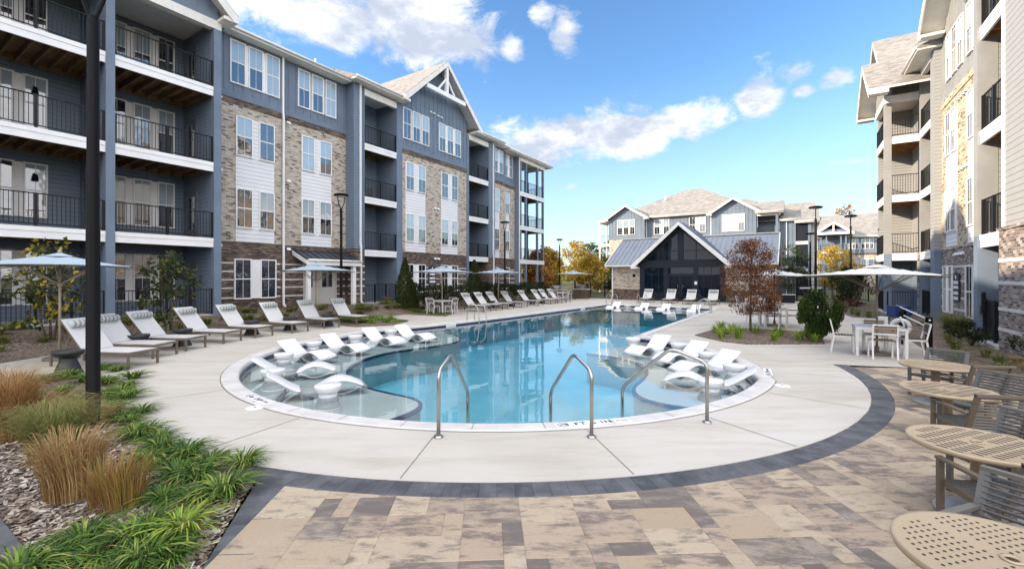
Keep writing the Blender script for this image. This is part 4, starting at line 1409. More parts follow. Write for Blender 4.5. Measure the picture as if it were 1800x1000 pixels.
wall(HB, 'siding_panel', 'panel_white', 1.45, 2.0, -.6, .2, -.05, 7.6)
MB().prism([(-1.7, 2.85), (-1.7, 2.92), (-.2, 3.3), (-.2, 3.2)], -1.5, 1.0, axis='x').build('canopy_roof', M['metal_roof'], HB)
MB().box(-20.6, 2.0, .45, 14, -.05, 7.7).build('core_wall', M['siding_blue'], HB)
MB().box(-20.6, -3.6, .5, 14, 7.7, 9.4).build('core_wall', M['siding_blue'], HB)
# hipped roofs
def hip(par, x0, x1, y0, y1, ze, zr, xr0, xr1, name='roof', yr=None):
    ym = (y0 + y1) / 2 if yr is None else yr
    mb = MB()
    vs = [(x0, y0, ze), (x1, y0, ze), (x1, y1, ze), (x0, y1, ze), (xr0, ym, zr), (xr1, ym, zr), (x0, y0, ze - .15), (x1, y0, ze - .15), (x1, y1, ze - .15), (x0, y1, ze - .15)]
    mb.add(vs, [(0, 1, 5, 4), (1, 2, 5), (2, 3, 4, 5), (0, 4, 3), (6, 9, 8, 7), (0, 6, 7, 1), (1, 7, 8, 2), (2, 8, 9, 3), (3, 9, 6, 0)])
    return mb.build(name, M['shingle'], par)
hip(HB, -21.2, -3.0, -.2, 14.6, 9.6, 13.9, -12.6, -10.6)
hip(HB, -8.0, 2.4, .4, 16, 8.3, 12.3, -6.0, -5.5, yr=9)
hip(HB, -4.5, 2.2, 6, 20, 9.0, 11.2, -4.4, 2.15, yr=9)
MB().tube([(-14.6, 4.2, 12.1), (-14.6, 4.2, 12.8)], .12, 8).build('roof_vent', M['trim_cream'], HB)

# ------------------------------------------------------------------ farthest building, seen at the end of the path
EB = empty('apartment_building', 'distant blue apartment building with small gabled porch beyond the gate at the path end', 'building', (*vsite(0, 85), 0), -TH)
wall(EB, 'brick_wall', 'brick_light', 1.5, 22, 0, .4, -.5, 5.3)
MB().box(1.5, 22, -.04, .4, 5.3, 5.55).build('brick_header', M['brick_dark'], EB)
board_wall(EB, 'board_blue', 1.5, 22, .03, 5.6, 8.0)
triple(EB, 7.05, 8.1, 6.25, 7.75, .03, 3); triple(EB, 8.55, 9.9, 6.25, 7.75, .03, 3); triple(EB, 1.8, 3.0, 6.25, 7.75, .03, 2)
triple(EB, 8.5, 9.9, 3.0, 4.7, 0, 2); triple(EB, 1.8, 3.0, 3.0, 4.7, 0, 2)
wall(EB, 'siding_wall', 'siding_dark', 3.3, 6.6, -.03, .1, -.5, 8.1)
for zf in (2.7, 5.75): balcony(EB, 3.3, 6.6, -1.8, 0, zf, joists=False, posts=2)
mb = MB()
for x in (3.4, 4.1, 5.9, 6.5): mb.box(x - .09, x + .09, -1.75, -1.57, -.5, 8.4)
mb.build('column', M['board_blue'], EB)
gable_roof(EB, 4.95, 2.5, 10.4, 8.7, -2.4, 5, fw=.3, trim='white_trim')
mb = MB(); mb.box(3.0, 6.9, -2.3, -2.1, 8.4, 8.75); mb.box(4.85, 5.05, -2.3, -2.1, 8.75, 10.1); mb.build('gable_truss', M['white_trim'], EB)
MB().box(3.1, 6.8, -2.0, -1.9, 8.7, 9.2).build('gable_panel', M['board_blue'], EB)
eave(EB, 6.6, 22, -.4, 8.05); eave(EB, 1.0, 3.3, -.4, 8.05)
MB().box(1.5, 22, .45, 12, -.5, 7.9).build('core_wall', M['siding_blue'], EB)
hip(EB, 1.0, 22.5, -.3, 13, 8.15, 12.2, 2.5, 14)

# ------------------------------------------------------------------ fences
def fence(p, q, name, label, h=1.35, step=.12, bay=2.2, gap=None):
    p, q = Vector((*p, 0)), Vector((*q, 0))
    L = (q - p).length; d = (q - p).normalized()
    o = empty(name, label, 'fence', p, math.atan2(d.y, d.x))
    nb = max(1, round(L / bay))
    mb = MB()
    for z in (.12, h - .18, h): mb.beam((0, 0, z), (L, 0, z), .03, .035)
    k = 1
    while k * step < L:
        mb.beam((k * step, 0, .08), (k * step, 0, h + .02), .018, .018); k += 1
    mb.build('picket_panel', M['rail_black'], o)
    for i in range(nb + 1):
        m2 = MB().beam((L * i / nb, 0, -.1), (L * i / nb, 0, h + .1), .065, .065)
        m2.lathe([(.05, 0), (.05, .03), (.0, .06)], (L * i / nb, 0, h + .1), 8)
        m2.build('post', M['rail_black'], o)
    return o


fence((2.6, 39.2), (11.0, 46.0), 'metal_fence', 'black metal picket fence in front of yellow autumn trees')
fence((11.0, 46.0), (11.9, 42.4), 'metal_fence', 'short black picket fence beside the left brick wall of clubhouse')
fence((19.2, 36.7), (23.3, 36.3), 'metal_fence', 'black metal picket fence between clubhouse and path gate')
fence((25.4, 36.0), (28.6, 35.6), 'metal_fence', 'black metal picket fence right of path gate')
g = empty('path_gate', 'black metal gate with white top bar closing the concrete path', 'gate', (23.3, 36.3, 0), math.atan2(-.3, 2.1))
mb = MB()
for z in (.1, 1.3, 1.6): mb.beam((0, 0, z), (2.1, 0, z), .04, .04)
for i in range(1, 17): mb.beam((i * .123, 0, .1), (i * .123, 0, 1.6), .018, .018)
mb.build('gate_leaf', M['rail_black'], g)
for x in (0, 2.1): MB().beam((x, 0, -.1), (x, 0, 1.75), .09, .09).build('post', M['rail_black'], g)
MB().box(.2, 1.9, -.05, -.025, 1.0, 1.12).build('push_bar', M['marker_white'], g)
# ------------------------------------------------------------------ furniture
def lp(x, z):
    return (x, z)


def make_lounger(pillow=True):
    t = empty('sun_lounger', 'x', 'lounger')
    mb = MB()
    W2 = .335
    for s in (-1, 1):
        mb.box(-1.0, 1.0, s * W2 - .02, s * W2 + .02, .285, .335)
    for x in (-.98, .98, -.2): mb.box(x - .02, x + .02, -W2 + .02, W2 - .02, .29, .33)
    mb.build('frame', M['frame_bronze'], t)
    for x in (-.97, .97):
        for s in (-1, 1):
            MB().box(x - .02, x + .02, s * W2 - .021, s * W2 + .021, 0, .286).build('leg', M['frame_bronze'], t)
    # seat sling and backrest
    mb = MB(); mb.box(-.16, .97, -.31, .31, .338, .352); mb.build('seat', M['sling'], t)
    a = R(50); L = .88
    bx, bz = -.18, .34
    mb = MB()
    tx, tz = bx - L * math.cos(a), bz + L * math.sin(a)
    nx_, nz_ = math.sin(a) * .012, math.cos(a) * .012
    mb.prism([(bx, bz + .01), (tx, tz + .01), (tx + nx_, tz + nz_ + .01), (bx + nx_, bz + nz_ + .01)], -.325, .325, axis='y')
    # prism with axis y takes (x, z)
    b = mb.build('backrest', M['sling'], t)
    f = MB()
    for s in (-1, 1): f.beam((bx, s * .318, bz), (tx, s * .318, tz), .03, .03)
    f.beam((tx, -.318, tz), (tx, .318, tz), .03, .03)
    f.beam((bx - .35, -.25, bz + .40), (bx - .55, -.25, .31), .02, .02); f.beam((bx - .35, .25, bz + .40), (bx - .55, .25, .31), .02, .02)
    f.build('back_frame', M['frame_bronze'], b)
    if pillow:
        px_, pz = tx + .19 * math.cos(a) + .075 * math.sin(a), tz - .19 * math.sin(a) + .075 * math.cos(a)
        p = MB().tube([(px_, -.27, pz), (px_, -.262, pz), (px_, -.24, pz), (px_, .24, pz), (px_, .262, pz), (px_, .27, pz)], [.035, .07, .085, .085, .07, .035], 14)
        p.build('head_pillow', M['pillow_stripe'], t)
    return t


def make_tub_chaise():
    t = empty('in_pool_chaise', 'x', 'lounger'); t.scale = (.95, .88, .84)
    ctrl = [(-.78, .62), (-.60, .475), (-.36, .28), (-.18, .175), (.0, .16), (.14, .215), (.32, .335), (.5, .385), (.68, .345), (.86, .25), (1.0, .16)]
    pts = chaikin(ctrl, 2)
    n = len(pts); up = []
    for i in range(n):
        a = pts[max(i - 1, 0)]; b = pts[min(i + 1, n - 1)]
        d = Vector((b[0] - a[0], b[1] - a[1])).normalized()
        f = i / (n - 1)
        th = .055 - .012 * abs(f - .5) * 2
        up.append((pts[i][0] + d.y * th, pts[i][1] - d.x * th))
    mb = MB(); w = .31
    r = .018
    rows = []
    for i in range(n):
        (x1, z1), (x0, z0) = pts[i], up[i]
        z0 = max(z0, .0)
        rows.append([(x1, -w + r, z1), (x1, w - r, z1), (x1 * .8 + x0 * .2, w, z1 * .8 + z0 * .2), (x0 * .8 + x1 * .2, w, z0 * .8 + z1 * .2), (x0, w - r, z0), (x0, -w + r, z0), (x0 * .8 + x1 * .2, -w, z0 * .8 + z1 * .2), (x1 * .8 + x0 * .2, -w, z1 * .8 + z0 * .2)])
    vs = [p for rr in rows for p in rr]; fs = []
    for i in range(n - 1):
        for k in range(8):
            k2 = (k + 1) % 8
            fs.append((i * 8 + k, i * 8 + k2, (i + 1) * 8 + k2, (i + 1) * 8 + k))
    fs += [tuple(range(8)), tuple((n - 1) * 8 + k for k in range(7, -1, -1))]
    mb.add(vs, fs, 0, True)
    o = mb.build('shell', M['white_plastic'], t)
    mb = MB()
    mb.beam((-.40, 0, .25), (-.62, 0, .0), .26, .05)
    mb.build('back_prop', M['white_plastic'], t)
    MB().prism([(-.22, 0), (.10, 0), (.04, .115), (-.12, .115)], -.22, .22, axis='y').build('base', M['white_plastic'], t)
    return t


def make_hourglass(name, m, h, rt, rw, rb_, cat, top=.7):
    t = empty(name, 'x', cat)
    MB().lathe([(rb_ * .98, 0), (rb_, .02), (rb_ * .93, h * .08), (rw * 1.05, h * (top - .16)), (rw, h * (top - .08)), (rw * 1.04, h * top)], n=24).build('base', M[m], t)
    MB().lathe([(rw * 1.04, h * top + .001), (rt * .92, h * (top + .12)), (rt, h * .93), (rt, h * .985), (rt * .97, h), (.001, h)], n=24).build('top', M[m], t)
    return t


def make_umbrella(half, zt, fab, pole, drop=.42):
    t = empty('sun_umbrella', 'x', 'umbrella')
    mb = MB().tube([(0, 0, .05), (0, 0, zt - .1)], .026, 10); mb.build('pole', M[pole], t)
    MB().lathe([(.3, 0), (.3, .045), (.28, .06), (.05, .065), (.05, .2), (.0, .2)], n=24).build('base', M['frame_bronze'], t)
    n = 6
    mb = MB(); vs = []; fs = []
    N_ = 12
    def hz(u, v):
        m_ = max(abs(u), abs(v)); d_ = min(abs(u), abs(v))
        ridge = 1 - m_
        sag = -.05 * math.sin(math.pi * min(1, m_)) * (1 - d_ / max(m_, .01)) ** 1.0
        return zt - drop + drop * (ridge ** 1.15) * .88 + sag - .03 * (m_ ** 6) * (1 - (d_ / max(m_, .01)) ** 2) * -1.2
    for i in range(N_ + 1):
        for j in range(N_ + 1):
            u, v = i / N_ * 2 - 1, j / N_ * 2 - 1
            pin = 1 - .035 * (1 - min(abs(u), abs(v)) / max(abs(u), abs(v), .01)) * max(abs(u), abs(v))
            vs.append((u * half * pin, v * half * pin, hz(u, v)))
    for i in range(N_):
        for j in range(N_):
            a = i * (N_ + 1) + j
            fs.append((a, a + 1, a + N_ + 2, a + N_ + 1))
    mb.add(vs, fs, 0, False)
    c = mb.build('canopy', M[fab], t)
    v = MB(); q = half * .2; zc = zt - drop * .30
    v.add([(-q, -q, zc), (q, -q, zc), (q, q, zc), (-q, q, zc), (0, 0, zt - drop * .12 + .035)], [(0, 1, 4), (1, 2, 4), (2, 3, 4), (3, 0, 4)])
    v.build('vent', M[fab], c)
    MB().lathe([(.03, 0), (.045, .03), (.03, .08), (.0, .09)], (0, 0, zt - drop * .12 + .02), 10).build('finial', M[pole], t)
    for k in range(8):
        an = k * math.pi / 4
        r = half * (1.30 if k % 2 else .93)
        e = Vector((math.cos(an) * r, math.sin(an) * r, zt - drop - .035))
        mb = MB(); mb.beam((0, 0, zt - .16 - .1 * drop), e, .018, .022)
        m_ = Vector((0, 0, zt - .16 - .1 * drop)).lerp(e, .55)
        mb.beam((0, 0, zt - drop - .42), m_, .014, .018)
        mb.build('rib', M[pole], t)
    MB().lathe([(.045, 0), (.045, .1)], (0, 0, zt - drop - .47), 10).build('hub', M[pole], t)
    return t


def make_lamp(h):
    t = empty('street_lamp', 'x', 'lamp post')
    MB().lathe([(.16, 0), (.16, .03), (.10, .06), (.075, .10), (.073, 2.6), (.066, 2.64), (.064, h - .75), (.05, h - .7)], n=16).build('post', M['lamp_black'], t)
    mb = MB()
    for s in (-1, 1): mb.tube([(0, 0, h - .85), (s * .05, 0, h - .7), (s * .17, 0, h - .42), (s * .21, 0, h - .1)], .022, 6)
    mb.build('bracket', M['lamp_black'], t)
    hd = MB().lathe([(.30, -.10), (.36, -.06), (.37, -.02), (.30, .02), (.12, .06), (.0, .07)], (0, 0, h), 24).build('head', M['lamp_black'], t)
    MB().lathe([(.001, -.115), (.27, -.113), (.27, -.10)], (0, 0, h), 20).build('lens', M['lens_white'], hd)
    return t


def make_dining_chair():
    t = empty('dining_chair', 'x', 'chair')
    w = .23
    for s in (-1, 1):
        MB().beam((.22, s * w, 0), (.20, s * w, .44), .034, .034).build('leg', M['chair_white'], t)
        MB().beam((-.26, s * w, 0), (-.19, s * w, .44), .034, .034).build('leg', M['chair_white'], t)
    mb = MB()
    for s in (-1, 1):
        mb.box(-.2, .22, s * w - .017, s * w + .017, .41, .445)
        mb.beam((-.19, s * w, .44), (-.27, s * w, .83), .034, .03)
    mb.box(.19, .22, -w, w, .41, .445); mb.beam((-.27, -w, .82), (-.27, w, .82), .03, .03)
    mb.beam((-.225, -w, .60), (-.225, w, .60), .022, .03)
    mb.build('frame', M['chair_white'], t)
    mb = MB()
    for k in range(6): mb.box(-.17 + k * .063, -.125 + k * .063, -w + .02, w - .02, .43, .452)
    mb.build('seat', M['slat_brown'], t)
    mb = MB()
    for k in range(3): mb.beam((-.237 - k * .011, -w + .015, .655 + k * .055), (-.237 - k * .011, w - .015, .655 + k * .055), .015, .045)
    mb.build('backrest', M['slat_brown'], t)
    return t


def make_dining_table(s=.5):
    t = empty('dining_table', 'x', 'table')
    mb = MB()
    for k in range(9):
        y0 = -s + .05 + k * (2 * s - .1) / 9
        mb.box(-s + .05, s - .05, y0 + .004, y0 + (2 * s - .1) / 9 - .004, .68, .705)
    mb.build('table_top', M['chair_white'], t)
    mb = MB()
    mb.box(-s, s, -s, -s + .05, .655, .707); mb.box(-s, s, s - .05, s, .655, .707); mb.box(-s, -s + .05, -s + .05, s - .05, .655, .707); mb.box(s - .05, s, -s + .05, s - .05, .655, .707)
    mb.build('apron', M['chair_white'], t)
    for a in (-1, 1):
        for b in (-1, 1): MB().box(a * (s - .035) - .029, a * (s - .035) + .029, b * (s - .035) - .029, b * (s - .035) + .029, 0, .654).build('leg', M['chair_white'], t)
    return t


def make_bistro(slots=False):
    t = empty('bistro_table', 'x', 'table')
    r = .445; zt = .60
    top = MB().lathe([(r - .03, zt - .035), (r - .005, zt - .035), (r, zt - .02), (r, zt - .004), (r - .006, zt + .003), (r - .018, zt), (.001, zt)], n=56).build('table_top', M['table_tan'], t)
    mb = MB()
    if not slots:
        for i in range(-9, 10):
            for j in range(-9, 10):
                x, y = i * .043 + (.021 if j % 2 else 0), j * .04
                q = math.hypot(x, y)
                if q > r - .055 or q < .06 or abs(x) < .026 or abs(y) < .026: continue
                n = len(mb.v)
                mb.add([(x + .0085 * math.cos(a * .7854), y + .0085 * math.sin(a * .7854), zt + .0015) for a in range(8)], [tuple(range(8))])
    else:
        for i in range(-7, 8):
            for j in range(-4, 4):
                x, y = i * .055, (j + .5) * .095
                if math.hypot(abs(x), abs(y) + .04) > r - .045 or math.hypot(x, max(0, abs(y) - .03)) < .065: continue
                mb.add([(x - .009, y - .036, zt + .0015), (x + .009, y - .036, zt + .0015), (x + .009, y + .036, zt + .0015), (x - .009, y + .036, zt + .0015)], [(0, 1, 2, 3)])
    mb.build('perforation', M['table_hole'], top)
    MB().lathe([(.045, zt + .001), (.043, zt + .008), (.028, zt + .008), (.026, zt + .002)], n=20).build('umbrella_ring', M['table_tan'], top)
    MB().lathe([(.025, zt + .002), (.001, zt + .002)], n=16).build('ring_cap', M['table_hole' if not slots else 'table_tan'], top)
    MB().lathe([(.045, .05), (.045, zt - .04), (.16, zt - .037)], n=20).build('pedestal', M['table_tan'], t)
    MB().lathe([(.27, 0), (.275, .02), (.26, .035), (.1, .05), (.085, .055), (.085, .075), (.03, .08)], n=36).build('base', M['base_satin'], t)
    return t


def make_armchair(m='arm_grey'):
    t = empty('patio_armchair', 'x', 'armchair'); t.scale = (.96, .96, .93)
    w = .275
    for s in (-1, 1):
        MB().beam((.27, s * w, 0), (.27, s * w, .555), .045, .03).build('leg', M[m], t)
        MB().beam((-.30, s * w, 0), (-.21, s * w, .40), .045, .03).build('leg', M[m], t)
        a = MB().beam((.295, s * w, .57), (-.275, s * w, .54), .05, .022); a.build('armrest', M[m], t)
    mb = MB()
    for s in (-1, 1):
        mb.beam((.27, s * (w - .02), .37), (-.21, s * (w - .02), .31), .03, .045)
    mb.box(.24, .275, -w, w, .345, .385)
    mb.build('seat_frame', M[m], t)
    mb = MB()
    for k in range(17):
        f = k / 16
        mb.beam((.24 - .43 * f, -w + .03, .385 - .06 * f), (.24 - .43 * f, w - .03, .385 - .06 * f), .018, .006)
    mb.build('seat', M['strap_grey'], t)
    bx0, bz0, bx1, bz1 = -.20, .30, -.38, .78
    b = MB()
    for s in (-1, 1): b.beam((bx0, s * (w - .015), bz0), (bx1, s * (w - .015), bz1), .05, .032)
    b.beam((bx1, -w - .01, bz1), (bx1, w + .01, bz1), .045, .03)
    bo = b.build('back_frame', M[m], t)
    mb = MB()
    for k in range(12):
        f = .1 + k * .075
        x, z = bx0 + (bx1 - bx0) * f + .012, bz0 + (bz1 - bz0) * f
        mb.beam((x, -w + .02, z), (x, w - .02, z), .012, .018, up=(.35, 0, 1))
    mb.build('backrest', M['strap_grey' if m == 'arm_grey' else m], bo)
    return t


def spread(maker, items, group=None):
    """first item takes the prototype, the others are copies"""
    proto = None
    for (x, y, z, deg, lab) in items:
        if proto is None:
            proto = maker(); proto.location = (x, y, z); proto.rotation_euler = (0, 0, R(deg)); proto['label'] = lab
            if group: proto['group'] = group
        else:
            dup(proto, (x, y, z), R(deg), lab, group)


def along(x, y, deg, back):
    return (x - back * math.cos(R(deg)), y - back * math.sin(R(deg)))


ordw = ['first', 'second', 'third', 'fourth', 'fifth', 'sixth', 'seventh', 'eighth']
feet = [(-8.1, 9.75, -8), (-8.52, 10.9, -5), (-8.55, 12.0, -4), (-8.38, 13.3, -9), (-8.1, 14.5, -17), (-7.5, 15.7, -24), (-6.93, 17.05, -30), (-6.15, 18.33, -31)]
items = []
for i, (x, y, a) in enumerate(feet):
    cx, cy = along(x, y, a, .97)
    items.append((cx, cy, .001, a, 'white lounger with striped pillow, %s from the near lamp post in the near left row' % ordw[i]))
items[0] = items[0][:4] + ('white lounger with striped pillow nearest the fountain grass and black lamp post',)
items[-1] = items[-1][:4] + ('white lounger with striped pillow at far end of near left row, by entry path',)
f2 = [(-1.4, 25.0), (-.75, 26.15), (-.1, 27.25), (.8, 28.55), (1.95, 30.2), (2.95, 31.9), (3.55, 32.9), (4.3, 34.0)]
for i, (x, y) in enumerate(f2):
    cx, cy = along(x, y, -34, .97)
    items.append((cx, cy, .001, -34, 'white lounger in the far left row by the hedge, %s from the dining table' % ordw[i]))
for i, (x, y) in enumerate([(9.75, 33.1), (11.25, 32.3), (12.5, 31.6), (13.75, 30.8)]):
    d = -122.5
    cx, cy = along(x, y, d, .97)
    items.append((cx, cy, .001, d, ['white lounger left of four before the clubhouse, by its left brick wall', 'white lounger before the clubhouse, second from the brick wall', 'white lounger before clubhouse doors, third from the brick wall', 'white lounger right of four before the clubhouse, nearest the maple'][i]))
items.append((14.2, 22.2, .001, 172, 'lone white lounger seen end on behind the right dining tables'))
spread(make_lounger, items, 'sun loungers around the pool')
st = [(-8.95, 8.95, 'dark grey hourglass side table standing by the near lamp post'), (-9.65, 11.45, 'dark grey hourglass side table between second and third near loungers'), (-9.4, 12.65, 'dark grey hourglass side table between third and fourth near loungers'), (-8.85, 15.1, 'dark grey hourglass side table between fifth and sixth near loungers'), (-8.2, 16.4, 'dark grey hourglass side table between sixth and seventh near loungers'), (-7.35, 17.7, 'dark grey hourglass side table between seventh and eighth near loungers')]
for i, (x, y) in enumerate([(-.55, 27.3), (.75, 29.3), (2.2, 31.3), (3.0, 32.5)]):
    cx, cy = along(x, y, -34, .9)
    st.append((cx, cy, 'dark side table among the far left loungers, %s from the dining table' % ordw[i]))
spread(lambda: make_hourglass('side_table', 'stool_dark', .47, .25, .135, .235, 'side table'), [(x, y, .001, 0, l) for x, y, l in st], 'dark side tables between loungers')
cz = SZ + .002
ch = [(-3.75, 8.35, 28, 'white moulded chaise on the left pool shelf, nearest the handrails'), (-4.85, 9.8, 19, 'white moulded chaise on the left pool shelf, second from the handrails'), (-5.55, 11.9, -26, 'white moulded chaise on the left shelf, third from the handrails'), (-5.0, 13.15, -32, 'white moulded chaise on the left shelf, fourth from the handrails'), (-4.3, 14.7, -36, 'white moulded chaise on the left shelf, second from its far end'), (-3.45, 15.6, -38, 'white moulded chaise at the far end of left pool shelf'),
      (3.95, 12.75, 222, 'white moulded chaise at far end of the right pool shelf'), (4.45, 11.6, 212, 'white moulded chaise on right shelf, second from its far end'), (4.5, 10.25, 201, 'white moulded chaise on right shelf, behind the one by the handrail'), (3.95, 8.75, 155, 'white moulded chaise on the right pool shelf, nearest the handrail'),
      (6.95, 30.3, -124, 'white moulded chaise on the far shelf by the left corner ladder'), (8.55, 29.15, -124, 'white moulded chaise on far shelf, second from the left corner'), (9.7, 28.35, -124, 'white moulded chaise on far shelf, third from the left corner'), (11.2, 27.3, -124, 'white moulded chaise on far shelf behind the right ladder')]
spread(make_tub_chaise, [(x, y, cz, a, l) for x, y, a, l in ch], 'white chaises standing in shallow water')
ws = [(-3.2, 7.72, 'white hourglass stool in the water beside the nearest left chaise'), (-4.85, 9.0, 'white hourglass stool between the two nearest left chaises'), (-5.6, 10.9, 'white hourglass stool between second and third left chaises'), (-5.75, 12.85, 'white hourglass stool between third and fourth left chaises'), (-5.05, 14.3, 'white hourglass stool between fourth and fifth left chaises'), (-4.3, 15.75, 'white hourglass stool between the two farthest left chaises'),
      (3.72, 13.65, 'white hourglass stool at far tip of right shelf'), (4.72, 12.55, 'white hourglass stool behind the farthest right chaise'), (4.85, 11.0, 'white hourglass stool between the middle right chaises'), (4.75, 9.5, 'white hourglass stool behind the nearest right chaise'), (3.62, 8.1, 'white hourglass stool beside the right handrail'),
      (7.75, 29.75, 'white hourglass stool on far shelf between first two chaises'), (10.5, 27.95, 'white hourglass stool on far shelf left of the right ladder')]
spread(lambda: make_hourglass('pool_stool', 'white_plastic', .37, .225, .15, .21, 'stool', .62), [(x, y, cz, 0, l) for x, y, l in ws], 'white stools standing in shallow water')
# umbrellas
ug = 'square sun umbrellas around the court'
spread(lambda: make_umbrella(1.32, 2.54, 'umb_fabric', 'umb_pole', .35), [(-10.75, 10.55, .001, 38, 'pale blue umbrella behind the nearest left lounger'), (-8.15, 18.45, .001, 38, 'pale blue umbrella in front of the entry canopy'), (-3.75, 23.8, .001, 38, 'pale blue umbrella over the white dining table by the hedge'), (-.9, 29.1, .001, 38, 'pale blue umbrella over middle of the far left loungers'), (5.35, 39.0, .001, 38, 'pale blue umbrella near the barbecue grills')], ug)
spread(lambda: make_umbrella(1.30, 2.28, 'umb_white', 'umb_brown', .30), [(9.25, 11.25, .001, 40, 'off white umbrella with brown pole over the right near dining table'), (10.5, 17.75, .001, 40, 'off white umbrella over the dining table behind the mulch island')], ug)
# lamps
spread(lambda: make_lamp(6.15), [(-5.57, 5.9, -.04, 0, 'big black lamp post standing in the near left bed'), (-8.7, 22.6, .0, 57, 'black lamp post in front of the entry canopy'), (-.55, 33.9, .0, 57, 'black lamp post behind the far left loungers'), (5.3, 49.5, .0, 57, 'black lamp post beyond the fence beside the orange brown tree'), (18.2, 26.6, .0, 57, 'black lamp post behind the yew bush on the right'), (23.2, 30.4, .0, 57, 'black lamp post right of the concrete path'), (24.6, 36.6, -.6, 57, 'small far black lamp post left of the path gate')], 'black lamp posts')
# dining sets
dt = [(9.25, 11.2, .001, 57, 'white slatted dining table under the right near umbrella'), (10.45, 17.75, .001, 57, 'white slatted dining table behind the mulch island'), (14.2, 25.9, .001, 57, 'white slatted dining table farther behind, left of the lone lounger'), (-3.75, 23.75, .001, 57, 'white slatted dining table by the hedge, left of far loungers'), (3.95, 36.3, .001, 57, 'white dining table in front of the barbecue grills')]
spread(make_dining_table, dt, 'white dining tables')
dc = []
nm = ['right near umbrella', 'umbrella behind the mulch island', 'table left of the lone lounger', 'table by the hedge', 'table by the grills']
for i, (tx, ty, _, a, l) in enumerate(dt):
    for k, side in enumerate(('far', 'left', 'near', 'right')):
        an = 57 + 90 * k
        if i == 3 and k in (0, 3) and False: continue
        q = .66 if k != 1 else .72
        x, y = tx + q * math.cos(R(an)), ty + q * math.sin(R(an))
        dc.append((x, y, .001, an + 180 + random.uniform(-6, 6), 'white dining chair with brown slats on the %s side, %s' % (side, nm[i])))
spread(make_dining_chair, dc, 'white dining chairs with brown slats')
# bistro group
BT_ = [(2.39, 2.12, 'perforated tan round table nearest the camera, lower right corner'), (6.55, 6.85, 'brown round table farthest up the paver patio, by the white dining set')]
spread(make_bistro, [(x, y, .0, 12, l) for x, y, l in BT_], 'tan round bistro tables')
BT2 = [(3.81, 3.63, 'tan round table with rows of slots, second from the camera'), (5.25, 5.35, 'tan round table with slots, third from the camera')]
spread(lambda: make_bistro(True), [(x, y, .0, 20, l) for x, y, l in BT2], 'tan round bistro tables')
spread(make_armchair, [(6.96, 7.26, 0, 207, 'grey strap armchair behind the farthest bistro table'), (5.85, 5.54, 0, 189, 'grey strap armchair right of the third bistro table'), (4.31, 3.85, 0, 191, 'grey strap armchair right of the second bistro table'), (2.80, 2.47, 0, 203, 'grey strap armchair at the right edge beside nearest bistro table')], 'armchairs at the bistro tables')
_b = [(*site(1.2, -1.25), 6.735, 120, 'dark armchair on the third floor balcony left of the gable'), (*site(11.4, -1.2), 3.585, 150, 'armchair on second floor balcony right of the gable'), (*site(11.0, -1.3), 9.885, 100, 'armchair on top floor balcony right of the gable')]
spread(lambda: make_armchair('arm_brown'), _b, 'balcony armchairs')
spread(lambda: make_armchair('arm_brown'), [(6.60, 6.42, 0, 86, 'brown armchair with its back to the camera, at farthest bistro table'), (5.14, 4.89, 0, 78, 'brown armchair with its back to the camera, between second and third bistro tables'), (3.62, 3.22, 0, 86, 'brown armchair with its back to the camera, between the two nearest bistro tables')], 'armchairs at the bistro tables')


# handrails at the near steps
def bent(pts, r, n=3):
    return chaikin([tuple(p) for p in pts], n) if False else pts


def smooth3(pts, it=2, k=.22):
    P = [Vector(p) for p in pts]
    out = [P[0]]
    for i in range(1, len(P) - 1):
        a, b, c = P[i - 1], P[i], P[i + 1]
        d = min(k, (a - b).length * .45, (c - b).length * .45)
        p0 = b + (a - b).normalized() * d; p1 = b + (c - b).normalized() * d
        for t in range(7):
            f = t / 6
            out.append(p0.lerp(b, f).lerp(b.lerp(p1, f), f))
    out.append(P[-1])
    return out


def handrail(b, e, label):
    t = empty('handrail', label, 'handrail', (b[0], b[1], 0), 0, 'steel handrails at the near pool steps')
    dx, dy = e[0] - b[0], e[1] - b[1]
    pts = [(0, 0, 0), (0, 0, .80), (dx * .40, dy * .40, .955), (dx, dy, .32), (dx, dy, -.5)]
    MB().tube(smooth3(pts, k=.10), .0235, 12).build('rail', M['steel'], t)
    MB().lathe([(.06, .001), (.06, .01), (.045, .025), (.027, .03)], n=20).build('base_plate', M['steel'], t)


handrail((-.895, 5.41), (-.63, 6.32), 'bent steel handrail left of three at the near pool edge')
handrail((.97, 5.41), (.55, 6.33), 'bent steel handrail in the middle of three at the near pool edge')
handrail((2.62, 5.96), (1.64, 6.6), 'bent steel handrail right of three at the near pool edge')


def ladder(x, y, deg, label):
    t = empty('pool_ladder', label, 'ladder', (x, y, 0), R(deg), 'steel ladders at the pool edges')
    for s in (-1, 1):
        pts = [(-.42, s * .25, 0), (-.38, s * .25, .50), (-.15, s * .25, .80), (.22, s * .25, .62), (.30, s * .25, .1), (.30, s * .25, -1.0)]
        MB().tube(smooth3(pts, k=.14), .02, 8).build('rail', M['steel'], t)
    for z in (-.35, -.65, -.95): MB().box(.26, .34, -.25, .25, z - .015, z + .015).build('step', M['steel'], t)


ladder(-1.55, 20.0, -36, 'pool ladder on the left edge beside the far loungers')
ladder(10.45, 24.3, 146, 'pool ladder on the right edge behind the mulch island')
ladder(7.15, 31.6, -70, 'pool ladder at the far left corner of pool')
ladder(8.9, 30.45, -124, 'pool ladder on the far edge beside the second far chaise')


